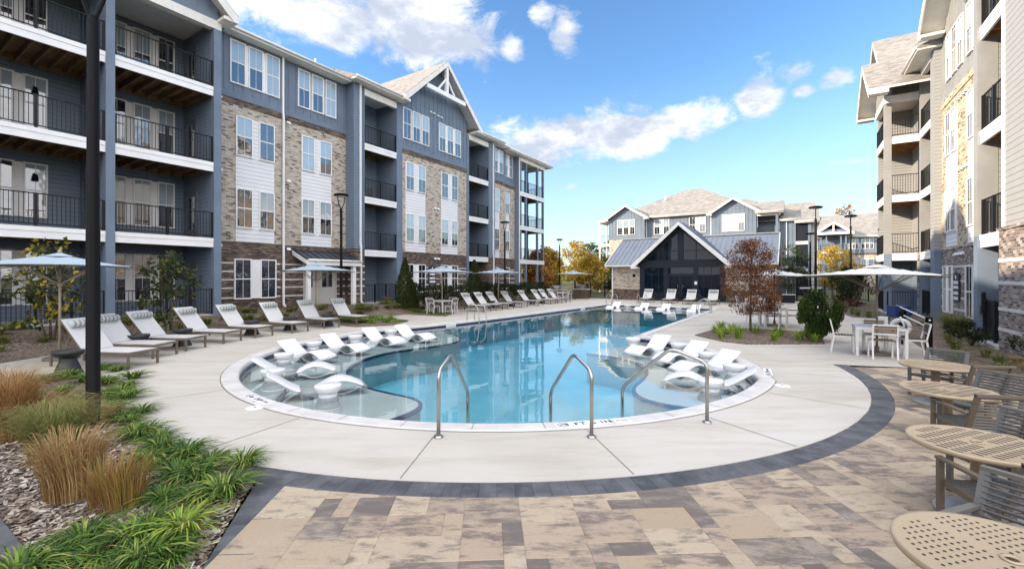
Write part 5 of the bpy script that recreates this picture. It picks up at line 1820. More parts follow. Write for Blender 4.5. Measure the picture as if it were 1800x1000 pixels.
# depth markers and skimmer lids
def text_mesh(s, size, parent, loc, rz, m, name='marker_text', bold=.0, sx=1.0):
    cu = bpy.data.curves.new(name, 'FONT'); cu.body = s; cu.size = size; cu.align_x = 'CENTER'; cu.align_y = 'CENTER'; cu.offset = bold
    cu.extrude = .0008; cu.space_character = 1.25
    o = bpy.data.objects.new(name, cu); COL.objects.link(o)
    dg = bpy.context.evaluated_depsgraph_get()
    me = bpy.data.meshes.new_from_object(o.evaluated_get(dg))
    bpy.data.objects.remove(o); bpy.data.curves.remove(cu)
    me.materials.clear(); me.materials.append(M[m])
    q = bpy.data.objects.new(name, me); COL.objects.link(q); q.parent = parent; q.location = loc; q.rotation_euler = rz; q.scale = (sx, 1, 1)
    return q


def marker(ang, big, label, w, r=6.175, flip=False):
    x, y = CX0 + r * math.cos(R(ang)), CY0 + r * math.sin(R(ang))
    t = empty('depth_marker', label, 'depth marker', (x, y, .0225), R(ang + 90))
    MB().box(-w / 2, w / 2, -.075, .075, -.001, .002).build('tile', M['marker_white'], t)
    text_mesh(big, .135, t, (-.075, -.002, .003), (0, 0, 0), 'ink', bold=.003)
    text_mesh('NO DIVING', .066, t, (w / 2 - .17, 0, .003), (0, 0, 0), 'ink', sx=.62)
    mb = MB()
    for k in range(24):
        a, b = 2 * math.pi * k / 24, 2 * math.pi * (k + 1) / 24
        c = -w / 2 + .085
        mb.beam((c + .055 * math.cos(a), .055 * math.sin(a), .0035), (c + .055 * math.cos(b), .055 * math.sin(b), .0035), .007, .002)
    mb.beam((c - .035, -.035, .0035), (c + .035, .035, .0035), .007, .002)
    mb.beam((c - .03, .012, .003), (c + .03, .0, .003), .012, .0015)
    mb.build('no_diving_symbol', M['ink'], t)


marker(-77.5, '3 FT 6 IN', 'white depth marker reading 3 FT 6 IN beside the middle handrail', 1.06)
marker(-127.5, '6 IN', 'white depth marker reading 6 IN on the left coping', .78)
marker(-28, '6 IN', 'white depth marker reading 6 IN on the right coping', .78)
def edge_mark(x, y, ang, s, label):
    t = empty('tile_marker', label, 'depth marker', (x, y, -.10), R(ang))
    MB().box(-.3, .3, -.012, 0, -.075, .075).build('tile', M['marker_white'], t)
    text_mesh(s, .13, t, (0, -.014, 0), (R(90), 0, 0), 'ink', bold=.004)
edge_mark(-2.57, 18.74, 54 + 180, '3 FT 6 IN', 'white depth tile in the blue band of the left pool wall')
edge_mark(1.35, 24.05, 54.5 + 180, '3 FT 6 IN', 'white depth tile on the left pool wall before the far loungers')
edge_mark(4.55, 28.5, 54.5 + 180, '4 FT', 'white depth tile on the left pool wall near its far end')
for (px, py, lab) in [(448, 717, 'white round skimmer lid in the deck left of the pool'), (1375, 678, 'white round skimmer lid in the deck right of the pool')]:
    d = 1.95 * 780 / (py - 487)
    t = empty('skimmer_lid', lab, 'skimmer lid', ((px - 900) / 780 * d, d, .001))
    MB().lathe([(.13, 0), (.13, .006), (.12, .008), (.0, .008)], n=32).build('lid', M['marker_white'], t)
    MB().lathe([(.02, .0085), (.0, .0085)], n=12).build('finger_hole', M['ink'], t)

# rescue pole stand, small sign and life ring in the right bed
g = empty('rescue_pole_stand', 'black posts carrying a white rescue pole with dark blue cover at its end', 'rescue pole', (10.6, 11.28, 0))
ax = Vector((2.75, 4.2, 0)).normalized()
MB().beam((0, 0, -.05), (0, 0, .93), .10, .10).build('post', M['lamp_black'], g)
MB().beam(tuple(ax * 3.4 + Vector((0, 0, -.05))), tuple(ax * 3.4 + Vector((0, 0, .9))), .10, .10).build('post', M['lamp_black'], g)
for z0, z1 in ((.86, .98), (.66, .76)):
    MB().tube([tuple(-ax * .1 + Vector((0, 0, z0))), tuple(ax * 4.6 + Vector((0, 0, z1)))], .022, 8).build('pole', M['marker_white'], g)
mb = MB()
c0 = ax * 4.2
mb.prism([(c0.x - .2, c0.y - .1), (c0.x + .2, c0.y - .2), (c0.x + .28, c0.y + .25), (c0.x - .14, c0.y + .32)], .62, .99)
mb.build('cover', M['blue_cover'], g)
g = empty('life_ring_stand', 'white life ring with one red band hanging on a short black post', 'life ring', (11.3, 12.9, 0), R(-50))
MB().beam((0, .07, -.05), (0, .07, .95), .09, .09).build('post', M['lamp_black'], g)
mb = MB(); ring = [(.2 * math.cos(2 * math.pi * k / 24), 0, .50 + .2 * math.sin(2 * math.pi * k / 24)) for k in range(25)]
mb.tube(ring, .06, 8); mb.build('ring', M['white_plastic'], g)
for k in (14,):
    MB().tube(ring[k - 1:k + 2], .064, 8).build('ring_band', M['red_plastic'], g)
mb = MB(); mb.tube([(.0, -.09, .8), (.1, -.1, .55), (-.05, -.1, .35), (.05, -.1, .3)], .03, 6); mb.build('rope', M['white_plastic'], g)
g = empty('small_sign', 'small pale sign on a thin stake beside the life ring', 'sign', (11.05, 13.25, 0), R(-50))
MB().beam((0, 0, -.05), (0, 0, .72), .035, .02).build('stake', M['umb_pole'], g)
MB().box(-.14, .14, -.03, -.012, .5, .78).build('sign_panel', M['marker_white'], g)
# barbecue grills by the far left fence
def make_grill():
    t = empty('barbecue_grill', 'x', 'grill')
    MB().box(-.7, .7, -.3, .3, 0, .82).build('counter', M['slat_brown'], t)
    MB().box(-.8, .8, -.36, .36, .822, .87).build('counter_top', M['trim_cream'], t)
    hd = MB().prism([(-.3, .872), (.28, .872), (.28, 1.05), (.05, 1.22), (-.15, 1.2), (-.3, 1.02)], -.42, .42, axis='x')
    h = hd.build('hood', M['grill_steel'], t)
    MB().tube([(-.36, -.35, .98), (.36, -.35, .98)], .018, 6).build('handle', M['steel'], h)
    return t
spread(make_grill, [(3.85, 38.6, .0, -33, 'barbecue grill with steel hood left of two by the fence'), (6.3, 40.4, .0, -33, 'barbecue grill with steel hood right of two by the fence')], 'barbecue grills')
g = empty('storage_box', 'dark outdoor storage box with pale rim before the right fence', 'box', (20.9, 33.6, 0), R(-20))
MB().box(-.4, .4, -.3, .3, 0, .6).build('bin_body', M['dark_frame'], g)
MB().box(-.42, .42, -.33, .33, .602, .64).build('lid', M['trim_cream'], g)
# ------------------------------------------------------------------ plants
def leaf_mat(name, stops, trans=0.35, rough=0.6):
    m = bpy.data.materials.new(name)
    m.use_nodes = True
    m.node_tree.nodes.clear()
    t = NT(m.node_tree)
    a = t.n('ShaderNodeAttribute', attribute_name='tone')
    c = t.ramp(a.outputs['Fac'], stops)
    d = t.n('ShaderNodeBsdfPrincipled', ins={'Base Color': c, 'Roughness': rough, 'Specular IOR Level': 0.35})
    tr = t.n('ShaderNodeBsdfTranslucent', ins={'Color': c})
    t.n('ShaderNodeOutputMaterial', ins={0: t.n('ShaderNodeMixShader', ins={0: trans, 1: d, 2: tr})})
    MATS[name] = m


leaf_mat('leaf_magnolia', [(0.0, (0.012, 0.02, 0.008)), (0.45, (0.04, 0.07, 0.018)), (0.60, (0.10, 0.065, 0.022)), (0.75, (0.30, 0.28, 0.03)), (1.0, (0.55, 0.40, 0.03))])
leaf_mat('leaf_maple', [(0.0, (0.06, 0.014, 0.010)), (0.4, (0.14, 0.04, 0.018)), (0.7, (0.22, 0.085, 0.028)), (1.0, (0.32, 0.17, 0.04))])
leaf_mat('leaf_yew', [(0.0, (0.012, 0.024, 0.007)), (0.5, (0.035, 0.075, 0.014)), (1.0, (0.12, 0.16, 0.025))])
leaf_mat('leaf_hedge', [(0.0, (0.008, 0.014, 0.005)), (0.5, (0.02, 0.034, 0.010)), (0.85, (0.04, 0.055, 0.015)), (1.0, (0.12, 0.10, 0.02))])
leaf_mat('leaf_arbor', [(0.0, (0.016, 0.028, 0.008)), (0.5, (0.045, 0.065, 0.015)), (1.0, (0.13, 0.12, 0.025))])
leaf_mat('leaf_gold', [(0.0, (0.14, 0.08, 0.01)), (0.5, (0.46, 0.30, 0.03)), (1.0, (0.66, 0.50, 0.07))])
leaf_mat('leaf_orange', [(0.0, (0.14, 0.05, 0.012)), (0.5, (0.40, 0.17, 0.035)), (1.0, (0.58, 0.34, 0.08))])
leaf_mat('leaf_green', [(0.0, (0.02, 0.035, 0.010)), (0.5, (0.07, 0.10, 0.025)), (1.0, (0.20, 0.22, 0.06))])
leaf_mat('grass_green', [(0.0, (0.022, 0.05, 0.010)), (0.5, (0.075, 0.16, 0.022)), (0.85, (0.19, 0.29, 0.04)), (1.0, (0.42, 0.36, 0.12))], .3)
leaf_mat('grass_lime', [(0.0, (0.06, 0.12, 0.015)), (0.5, (0.20, 0.32, 0.03)), (0.85, (0.34, 0.42, 0.05)), (1.0, (0.48, 0.42, 0.12))], .3)
leaf_mat('grass_tan', [(0.0, (0.22, 0.11, 0.04)), (0.4, (0.42, 0.27, 0.115)), (0.75, (0.54, 0.41, 0.20)), (0.9, (0.42, 0.38, 0.11)), (1.0, (0.18, 0.21, 0.05))], .3)
leaf_mat('grass_rust', [(0.0, (0.17, 0.07, 0.025)), (0.4, (0.34, 0.18, 0.07)), (0.75, (0.36, 0.25, 0.06)), (1.0, (0.22, 0.24, 0.04))], .3)
leaf_mat('grass_olive', [(0.0, (0.06, 0.085, 0.02)), (0.5, (0.16, 0.18, 0.045)), (1.0, (0.28, 0.26, 0.09))], .3)
mat('bark', (0.10, 0.075, 0.055), 0.9, var=.3, vscale=8, bump=.4, bscale=25)
mat('bark_pale', (0.26, 0.22, 0.17), 0.9, var=.3, vscale=8)
mat('chip', (0.3, 0.2, 0.14), 0.9)


def set_tone(o, tones):
    at = o.data.attributes.new('tone', 'FLOAT', 'FACE')
    at.data.foreach_set('value', tones)


def leaf_mesh(name, leaves, m, parent=None, fold=True):
    """leaves: (pos, dir, normal-ish, length, width, tone)"""
    V = []; F = []; T = []
    for p, d, n, L, w, t in leaves:
        d = d.normalized(); s = d.cross(n)
        if s.length < 1e-3: s = d.orthogonal()
        s.normalize(); n2 = s.cross(d)
        o = len(V)
        mid = p + d * L * .5 - n2 * L * .06
        V += [tuple(p), tuple(mid + s * w / 2), tuple(p + d * L), tuple(mid - s * w / 2)]
        F.append((o, o + 1, o + 2, o + 3)); T.append(t)
    me = bpy.data.meshes.new(name); me.from_pydata(V, [], F); me.materials.append(M[m]); me.update()
    o = bpy.data.objects.new(name, me); COL.objects.link(o)
    if parent: o.parent = parent
    set_tone(o, T)
    return o


def rv():
    while True:
        v = Vector((random.uniform(-1, 1), random.uniform(-1, 1), random.uniform(-1, 1)))
        if .01 < v.length < 1: return v


def limbs(par, h, r, spread, n=6, bark='bark', lean=0.0, z0=.3, stems=1):
    mb = MB(); tips = []
    for s_ in range(stems):
        a0 = random.uniform(0, 6.28)
        ox, oy = (0, 0) if stems == 1 else (.08 * math.cos(a0), .08 * math.sin(a0))
        path = [Vector((ox, oy, -.05))]
        for k in range(1, 7):
            f = k / 6
            path.append(Vector((ox + lean * f + random.uniform(-.03, .03) * h * .3 + (0 if stems == 1 else math.cos(a0) * f * spread * .5), oy + random.uniform(-.03, .03) * h * .3 + (0 if stems == 1 else math.sin(a0) * f * spread * .5), h * f)))
        mb.tube(path, [r * (1 - .13 * k) for k in range(7)], 8)
        for i in range(n):
            f = z0 + (1 - z0) * (i + random.random()) / n
            f = min(f, .95)
            a = path[int(f * 6)].lerp(path[min(6, int(f * 6) + 1)], f * 6 % 1)
            an = random.uniform(0, 6.28); L = spread * random.uniform(.5, .9) * (1.1 - .5 * f)
            b = a + Vector((math.cos(an) * L, math.sin(an) * L, L * random.uniform(.5, 1.0)))
            m_ = a.lerp(b, .5) + Vector((0, 0, -.06 * L))
            rr = r * (1 - .7 * f) * .5
            mb.tube([a, m_, b], [rr, rr * .7, rr * .3], 5)
            tips += [m_, b]
        tips.append(path[-1])
    mb.build('trunk', M[bark], par)
    return tips


def tree(name, label, cat, loc, h, rad, z0, m, nclump, nleaf, leaf, bark='bark', group=None, shape='oval', trunk_r=None, stems=1, gap=1.0, tone=(0, 1), scale_xy=1.0, rz=0):
    t = empty(name, label, cat, loc, rz, group)
    tips = limbs(t, h * .92, trunk_r or h * .022, rad * .9, 8, bark, stems=stems)
    ls = []
    for c in range(nclump):
        f = random.random()
        z = z0 + (h - z0) * f
        if shape == 'oval': rr = rad * math.sqrt(max(.02, 1 - (2 * f - .85) ** 2 / 1.4))
        elif shape == 'cone': rr = rad * (1.02 - f) ** .75
        elif shape == 'vase': rr = rad * (.45 + .8 * f if f < .6 else (1.15 - f) * 1.7)
        else: rr = rad * (1 - .25 * f)
        an = random.uniform(0, 6.28); q = rr * math.sqrt(random.random()) * 1.0
        cen = Vector((q * math.cos(an), q * math.sin(an) * scale_xy, z))
        if c < len(tips) and random.random() < .6: cen = cen.lerp(tips[c], .5)
        cs = rad * random.uniform(.16, .32) * gap
        ct = random.uniform(-.22, .22)
        for _ in range(max(1, nleaf // nclump)):
            v = rv()
            p = cen + Vector((v.x, v.y, v.z * .75)) * cs
            d = (rv() + Vector((0, 0, -.25)) + (p - Vector((0, 0, z))).normalized() * .4)
            tn = random.random() * .6 + .2 + ct
            tn = min(1, max(0, tone[0] + (tone[1] - tone[0]) * tn))
            ls.append((p, d, rv() + Vector((0, 0, 1.0)), leaf * random.uniform(.6, 1.25), leaf * random.uniform(.4, .7), tn))
    leaf_mesh('crown', ls, m, t)
    return t


def blades(name, n, h, spread, w, m, curve=1.0, parent=None, tone=(0, 1), base_r=.06, stiff=.0, plume=False):
    V = []; F = []; T = []
    for _ in range(n):
        an = random.uniform(0, 6.28); r0 = base_r * math.sqrt(random.random())
        p = Vector((r0 * math.cos(an + .5), r0 * math.sin(an + .5), -.02))
        L = h * random.uniform(.65, 1.1); out = spread * random.uniform(.25, 1.0)
        d = Vector((math.cos(an), math.sin(an), 0)); s = Vector((-d.y, d.x, 0)); s = (s + rv() * .5).normalized()
        ww = w * random.uniform(.6, 1.2)
        t = min(1, max(0, tone[0] + (tone[1] - tone[0]) * random.random()))
        K = 5
        o = len(V)
        for k in range(K + 1):
            f = k / K
            q = p + d * out * (f ** (1.7 if curve > .5 else 1.2)) + Vector((0, 0, L * (f - curve * .55 * f ** 2.6)))
            wk = ww * (1 - f) ** .6 * (.6 + .8 * min(1, f * 3)) / 2 if k < K else .0004
            V += [tuple(q - s * wk), tuple(q + s * wk)]
        for k in range(K):
            F.append((o + 2 * k, o + 2 * k + 1, o + 2 * k + 3, o + 2 * k + 2)); T.append(min(1, max(0, t + random.uniform(-.08, .08) + (.12 if k >= K - 1 else 0))))
    me = bpy.data.meshes.new(name); me.from_pydata(V, [], F); me.materials.append(M[m])
    me.polygons.foreach_set('use_smooth', [True] * len(F)); me.update()
    o = bpy.data.objects.new(name, me); COL.objects.link(o)
    if parent: o.parent = parent
    set_tone(o, T)
    return o


def place(o, x, y, rz=None, sc=1.0, z=None):
    o.location = (x, y, gh(x, y) - .03 if z is None else z)
    o.rotation_euler = (0, 0, random.uniform(0, 6.28) if rz is None else rz)
    o.scale = (sc, sc, sc * random.uniform(.9, 1.1))


def copies(protos, spots, cat, group, labels, sc=(.85, 1.15), z=None):
    """each spot gets its own plant, made from one of a few meshes"""
    used = set()
    for i, (x, y, *rest) in enumerate(spots):
        p = protos[i % len(protos)]
        if p.name in used:
            o = p.copy(); COL.objects.link(o)
        else:
            o = p; used.add(p.name)
        place(o, x, y, None, random.uniform(*sc) * (rest[0] if rest else 1), z)
        tag(o, labels[i] if isinstance(labels, list) else labels, cat, group)


def G(px, py, z=0):
    d = (1.95 - z) * 780 / (py - 487)
    return ((px - 900) / 780 * d, d)


# lilyturf in the near left bed
lir = [blades('lilyturf_plant', 150, .34, .36, .016, 'grass_green', 1.15, tone=(.05, .95)) for _ in range(4)]
lim = [blades('lilyturf_plant', 150, .34, .38, .016, 'grass_lime', 1.15, tone=(.2, 1)) for _ in range(1)]
spots = [G(60, 700), G(110, 690), G(140, 700), G(175, 695), G(45, 680), G(230, 740), G(250, 725), G(180, 650), G(205, 652), G(225, 700), G(212, 735), G(188, 700), G(238, 758), G(262, 760), G(160, 715), G(300, 815), G(225, 680), G(430, 818), G(372, 815), G(318, 838), G(280, 775), G(395, 868), G(345, 878), G(290, 880), G(232, 955), G(262, 932), G(170, 985), G(100, 992), G(300, 985), G(40, 1012), G(215, 1010), G(285, 790), G(200, 722), G(215, 690), G(190, 672), G(235, 665), G(150, 668), G(120, 662), G(85, 668), G(330, 800), G(265, 810), G(240, 770), G(350, 840), G(150, 950), G(255, 985)]
lb = ['dark green lilyturf clump at the corner of concrete slab and charcoal border', 'lilyturf clump along the slab edge, second from the charcoal border corner', 'lilyturf clump spilling out beside the slab edge near rusty grass', 'small lilyturf clump at the slab edge behind rusty grass']
copies(lir, spots, 'plant', 'lilyturf along the near left bed', 'arching green lilyturf clump growing in the bark mulch at lower left')
copies(lim, [G(322, 935)], 'plant', 'lilyturf along the near left bed', 'brightest lime green lilyturf clump beside the charcoal border')
# ornamental grasses
og = [('ornamental_grass', 420, 1.0, .42, .009, 'grass_tan', .5), ('ornamental_grass', 380, .95, .45, .009, 'grass_tan', .7)]
for (px, py, h, sp, m, n, lab, tn, cu) in [
    (128, 868, .98, .26, 'grass_tan', 480, 'tan fountain grass with brown stems nearest the mulch path', (0, .7), .45),
    (208, 885, .72, .17, 'grass_rust', 300, 'rusty upright grass in front of the lamp post', (0, 1), .25),
    (95, 800, 1.2, .40, 'grass_olive', 520, 'yellow green fountain grass left of the lamp post', (.35, 1), .55),
    (70, 765, 1.1, .45, 'grass_tan', 480, 'straw coloured fountain grass behind the yellow green one', (.2, 1), .6),
    (12, 770, 1.3, .42, 'grass_rust', 520, 'tall orange brown grass at left edge of picture', (0, .6), .5),
    (20, 720, 1.15, .45, 'grass_tan', 460, 'pale orange grass at left edge beside the side table', (.0, .75), .6),
    (160, 742, .55, .30, 'grass_tan', 260, 'wispy tan grass around foot of the black lamp post', (.1, 1), .6)]:
    o = blades('fountain_grass_clump', int(n * 1.9), h, sp * 1.15, .006, m, cu + .38, tone=tn, base_r=.19)
    x, y = G(px, py); place(o, x, y, None, 1.0); tag(o, lab, 'ornamental grass')
# magnolia shrubs against the left patios
for (x, y, h, lab, rad, seed) in [(-13.2, 12.7, 2.75, 'leafy magnolia shrub with yellowing leaves behind the first sun umbrella', 1.0, 3), (-11.1, 14.35, 2.7, 'darker magnolia shrub with few yellow leaves in front of patio fence', .85, 4)]:
    random.seed(seed)
    z = gh(x, y)
    tree('magnolia_shrub', lab, 'shrub', (x, y, z), h, rad, .35, 'leaf_magnolia', 120, 1000, .17, 'bark', shape='vase' if seed == 3 else 'oval', trunk_r=.03, stems=3, tone=(.0, 1.05) if seed == 3 else (.0, .8), gap=.9)
random.seed(11)
# purple leaf maple on the mulch island, yew bush, liriope tufts
tree('maple_tree', 'small red brown maple growing from the mulch island in front of clubhouse', 'tree', (8.55, 15.9, 0), 3.25, 1.0, .7, 'leaf_maple', 230, 13500, .064, 'bark', shape='oval', trunk_r=.045, gap=.9)
for s, d in ():
    pass
ISL = [(6.1, 14.8), (6.35, 13.38), (6.8, 12.85), (9.1, 12.9), (10.6, 15.3), (9.05, 16.7), (7.4, 16.3)]
mb = MB()
mb.prism(ISL, .002, .03); mb.build('mulch_bed', M['mulch'])['kind'] = 'structure'


def bush(name, label, cat, loc, rx, ry, h, m, n, leaf, group=None, up=.6, tone=(0, 1), lumps=26):
    t = empty(name, label, cat, loc, random.uniform(0, 6), group)
    mb = MB()
    for k in range(7):
        a = random.uniform(0, 6.28)
        mb.tube([(0, 0, -.03), (rx * .3 * math.cos(a), ry * .3 * math.sin(a), h * .4), (rx * .6 * math.cos(a), ry * .6 * math.sin(a), h * .75)], [.02, .015, .006], 5)
    mb.build('stem', M['bark'], t)
    ls = []
    cl = []
    for k in range(lumps):
        a = random.uniform(0, 6.28); f = random.random() ** .7
        q = (1.0 if f < .75 else (1 - f) * 3 + .25) * (.55 + .45 * min(1, f * 2.5))
        q *= math.sqrt(random.random())
        cl.append((Vector((rx * q * math.cos(a), ry * q * math.sin(a), h * (.12 + .8 * f))), random.uniform(.22, .4), random.uniform(-.2, .2)))
    for k in range(n):
        c, s, tt = random.choice(cl)
        v = rv()
        p = c + Vector((v.x * rx, v.y * ry, v.z * h * .5)) * s
        if p.z < 0: continue
        d = Vector((p.x / rx, p.y / ry, 0)) * .6 + Vector((0, 0, up)) + rv() * .5
        ls.append((p, d, rv(), leaf * random.uniform(.6, 1.2), leaf * random.uniform(.22, .4), min(1, max(0, tone[0] + (tone[1] - tone[0]) * (random.random() * .7 + .15 + tt)))))
    leaf_mesh('foliage', ls, m, t)
    return t


bush('yew_bush', 'dense green feathery yew bush at the corner of mulch island', 'bush', (9.35, 13.6, 0), .54, .54, 1.5, 'leaf_yew', 7500, .12, up=1.4, lumps=34)
tuf = [blades('liriope_tuft', 60, .55, .28, .02, 'grass_lime', .7, tone=(.0, .9)) for _ in range(2)]
copies(tuf, [(6.75, 14.3), (7.25, 14.9), (7.8, 15.7), (7.9, 13.35), (8.75, 13.5), (7.1, 13.9), (8.35, 15.2), (6.55, 13.9), (7.0, 15.3), (9.0, 13.2), (8.6, 14.3), (7.5, 15.9)], 'plant', 'green tufts on the mulch island', 'yellow green strappy tuft growing on the mulch island under maple', (.9, 1.35))
# hedge and arborvitae along the far left building
hs = [(-4.9, 24.6), (-4.2, 25.5), (-3.6, 26.5), (-3.0, 27.4), (-2.4, 28.4), (-1.8, 29.3), (-1.2, 30.3), (-.6, 31.2), (0, 32.1), (.6, 33.1), (1.2, 34.0), (1.8, 35.0), (2.4, 35.9), (3.0, 36.9)]
for i, (x, y) in enumerate(hs):
    x -= .45; y += .25
    bush('hedge_shrub', 'dark clipped hedge shrub in the row behind far left loungers', 'shrub', (x, y, gh(x, y)), .75, .75, 1.25 + .15 * random.random(), 'leaf_hedge', 900, .15, 'hedge row behind the far loungers', up=.7, lumps=20)
for (x, y, h, r, lab) in [(-6.1, 25.3, 2.6, .5, 'tall conical arborvitae at left end of dark hedge row'), (-2.6, 30.6, 2.7, .55, 'tall conical arborvitae in the middle of dark hedge row'), (-5.6, 24.6, 1.5, .4, 'low round arborvitae at the left end of the hedge')]:
    t = empty('arborvitae', lab, 'shrub', (x, y, gh(x, y)))
    MB().tube([(0, 0, 0), (0, 0, h * .8)], [.04, .01], 6).build('trunk', M['bark'], t)
    ls = []
    for k in range(3200):
        f = random.random() ** 1.3; a = random.uniform(0, 6.28); q = r * min(1, (1.03 - f) * 1.6) * (.6 + .4 * random.random()) * (1 + .12 * math.sin(a * 5 + f * 9))
        p = Vector((q * math.cos(a), q * math.sin(a), .05 + h * f))
        ls.append((p, Vector((math.cos(a) * .4, math.sin(a) * .4, 1)) + rv() * .3, rv(), .14, .05, min(1, max(0, random.random() * .8 + .1 * math.sin(a * 3)))))
    leaf_mesh('foliage', ls, 'leaf_arbor', t)
# low planting: beds of the left building, strip by the entry path, right bed
low = [blades('border_plant', 90, .38, .34, .014, 'grass_olive', 1.1, tone=(0, .9)) for _ in range(3)]
sp = []
for k in range(64):
    f = (k % 32) / 31
    s = -15.5 + 12.5 * f; sp.append(site(s + random.uniform(-.4, .4), (4.3 if k < 32 else 2.6) + random.uniform(-.8, .9) - (1.5 if k < 32 else .9) * f))
for k in range(16): sp.append(site(-3.2 + random.uniform(-.3, 4.2), 2.6 + random.uniform(-.4, .5)))
copies(low, sp, 'plant', 'low border plants by the left building', 'low olive green border plant in the bed before the left building', (1.0, 1.6))
lime = [blades('border_plant', 110, .30, .32, .016, 'grass_green' if k else 'grass_lime', 1.1, tone=(0, .9)) for k in range(2)]
sp = [G(600 + random.uniform(0, 112), 559 + random.uniform(0, 10)) for _ in range(26)] + [G(px, py) for px, py in ((612, 566), (632, 568), (655, 569), (678, 568), (700, 566), (640, 562), (668, 563), (620, 561), (690, 562), (648, 565))]
copies(lime, sp, 'plant', 'low border plants beside the last near lounger', 'low lime green plant in strip between last near lounger and entry path', (.95, 1.4))
sp = [G(672 + 9 * k * .5 + random.uniform(-3, 3), 544 + k * .42 + random.uniform(-1, 1)) for k in range(24)] + [G(px, py) for px, py in ((690, 548), (710, 549), (730, 550), (750, 552), (772, 553), (700, 545), (722, 546), (745, 547), (765, 549), (680, 545), (785, 552))]
copies(lime, sp, 'plant', 'low border plants along the entry path', 'low lime green plant in strip along the far side of entry path', (.95, 1.4))
for pts in ([G(598, 572), G(625, 575), G(690, 572), G(717, 565), G(690, 560), G(640, 557), G(600, 557)], [G(670, 547), G(720, 553), G(783, 556), G(800, 550), G(760, 547), G(715, 542), G(670, 541)]):
    a = MB().prism(pts, .002, .03).build('mulch_bed', M['mulch']); a['kind'] = 'structure'
# right bed
rb = [blades('border_grass_clump', 110, .5, .4, .010, 'grass_olive', 1.0, tone=(0, .8)) for _ in range(3)] 
sp = [rsite(s, c) for s, c in ((12.6, 3.4), (13.4, 3.7), (14.0, 3.1), (14.4, 3.9), (15.0, 3.4), (15.6, 4.0), (16.3, 3.6), (17.2, 3.8), (18.2, 3.9), (26.5, 3.6), (27.2, 3.0), (27.8, 3.4), (28.4, 2.7), (29.0, 3.2), (29.7, 2.6), (30.4, 2.9), (31.2, 2.4), (32.0, 2.8), (33.0, 2.3), (34.0, 2.6), (35.0, 2.2), (25.0, 3.9), (24.2, 4.3))]
copies(rb, sp, 'plant', 'border grasses by the right building', 'low olive border grass in the bark bed before the right building')
tn = [blades('border_grass_clump', 200, .42, .45, .008, 'grass_tan', 1.0, tone=(0, .9)) for _ in range(2)]
copies(tn, [rsite(s, c) for s, c in ((11.2, 3.9), (11.9, 4.3), (12.4, 4.2), (13.1, 4.4), (13.8, 4.3), (10.6, 4.3), (14.8, 4.3))], 'plant', 'tan border grasses behind the bistro chairs', 'dry tan border grass behind the bistro chairs')
x, y = rsite(20.6, 4.55)
o = blades('pampas_grass_clump', 900, 1.25, .75, .007, 'grass_olive', .75, tone=(.3, 1), base_r=.18); place(o, x, y, None, 1.0); tag(o, 'big soft green pampas grass in front of brick wall right of the rescue pole', 'ornamental grass')
for i, (s, c, h, r, lab) in enumerate([(17.9, 4.3, .5, .45, 'low dark leafy shrub at the foot of the patio column'), (19.4, 4.4, .55, .5, 'dark leafy shrub between pampas grass and patio column'), (26.8, 4.2, .45, .5, 'low brown green shrub below the pier of the right building'), (14.0, 4.35, .8, .4, 'dark rose bush with a yellow bloom in front of brick pier')]):
    x, y = rsite(s, c); bush('leafy_shrub', lab, 'shrub', (x, y, 0), r, r, h, 'leaf_hedge', 700, .10, lumps=14)
for i, (s, c, h, r) in enumerate([(36.5, 3.4, 2.2, .9), (38.5, 3.2, 2.6, 1.0), (40.5, 3.0, 2.4, 1.0)]):
    x, y = rsite(s, c); bush('evergreen_shrub', 'dark evergreen shrub beside the far end of the path', 'shrub', (x, y, 0), r, r, h, 'leaf_hedge', 1600, .18, 'evergreens beside the path end')
x, y = rsite(33.4, 2.6); bush('purple_shrub', 'low purple brown shrub in front of the right building wing', 'shrub', (x, y, 0), .9, .9, .6, 'leaf_maple', 1200, .09, tone=(-.2, .4))
# little grasses by the entry
for i, (s, t_) in enumerate([(-2.7, 1.6), (1.0, .9), (2.2, .8)]):
    x, y = site(s, t_); o = blades('fountain_grass_clump', 160, .7, .28, .01, 'grass_rust', .5, tone=(0, .6)); place(o, x, y); tag(o, ['brown grass beside the entry door', 'brown grass in front of left patio fence panel', 'brown grass in front of right patio fence panel'][i], 'ornamental grass')
# trees beyond
BT = [(4.2, 52, 5.4, 1.7, 'leaf_gold', 'golden autumn tree with bare twigs beyond the fence'), (2.6, 46, 4.0, 1.6, 'leaf_orange', 'dark orange brown tree behind the third lamp post'), (8.5, 60, 6.6, 2.3, 'leaf_gold', 'tall yellow brown tree beyond the fence'), (12.0, 68, 7.2, 2.0, 'leaf_green', 'tall loose green tree beyond the fence, left one of two'), (15.6, 70, 7.4, 2.1, 'leaf_green', 'tall loose green tree beside the white end balconies of rear building'), (5.8, 75, 6.6, 2.6, 'leaf_orange', 'pale orange tree far beyond the fence'), (9.6, 54, 4.5, 1.8, 'leaf_gold', 'low yellow tree just beyond the fence'), (12.8, 56, 4.4, 1.9, 'leaf_green', 'low yellow green tree behind the fence by clubhouse'), (13.4, 51.0, 3.2, 1.2, 'leaf_orange', 'orange shrub tree left of the clubhouse wall'), (2.0, 60, 4.2, 2.2, 'leaf_gold', 'yellow tree beside the end balconies of the left building')]
for (x, y, h, r, m, lab) in BT:
    tree('autumn_tree', lab, 'tree', (x, y, gh(x, y)), h, r, h * .12 if h < 6 else h * .25, m, 110, 3600, .30, 'bark_pale', shape='oval', gap=1.05)
tree('autumn_tree', 'bright yellow tree beyond the path gate', 'tree', (29.3, 40.5, 0), 4.6, 1.7, 1.2, 'leaf_gold', 60, 2600, .2, 'bark_pale', tone=(.3, 1.0))
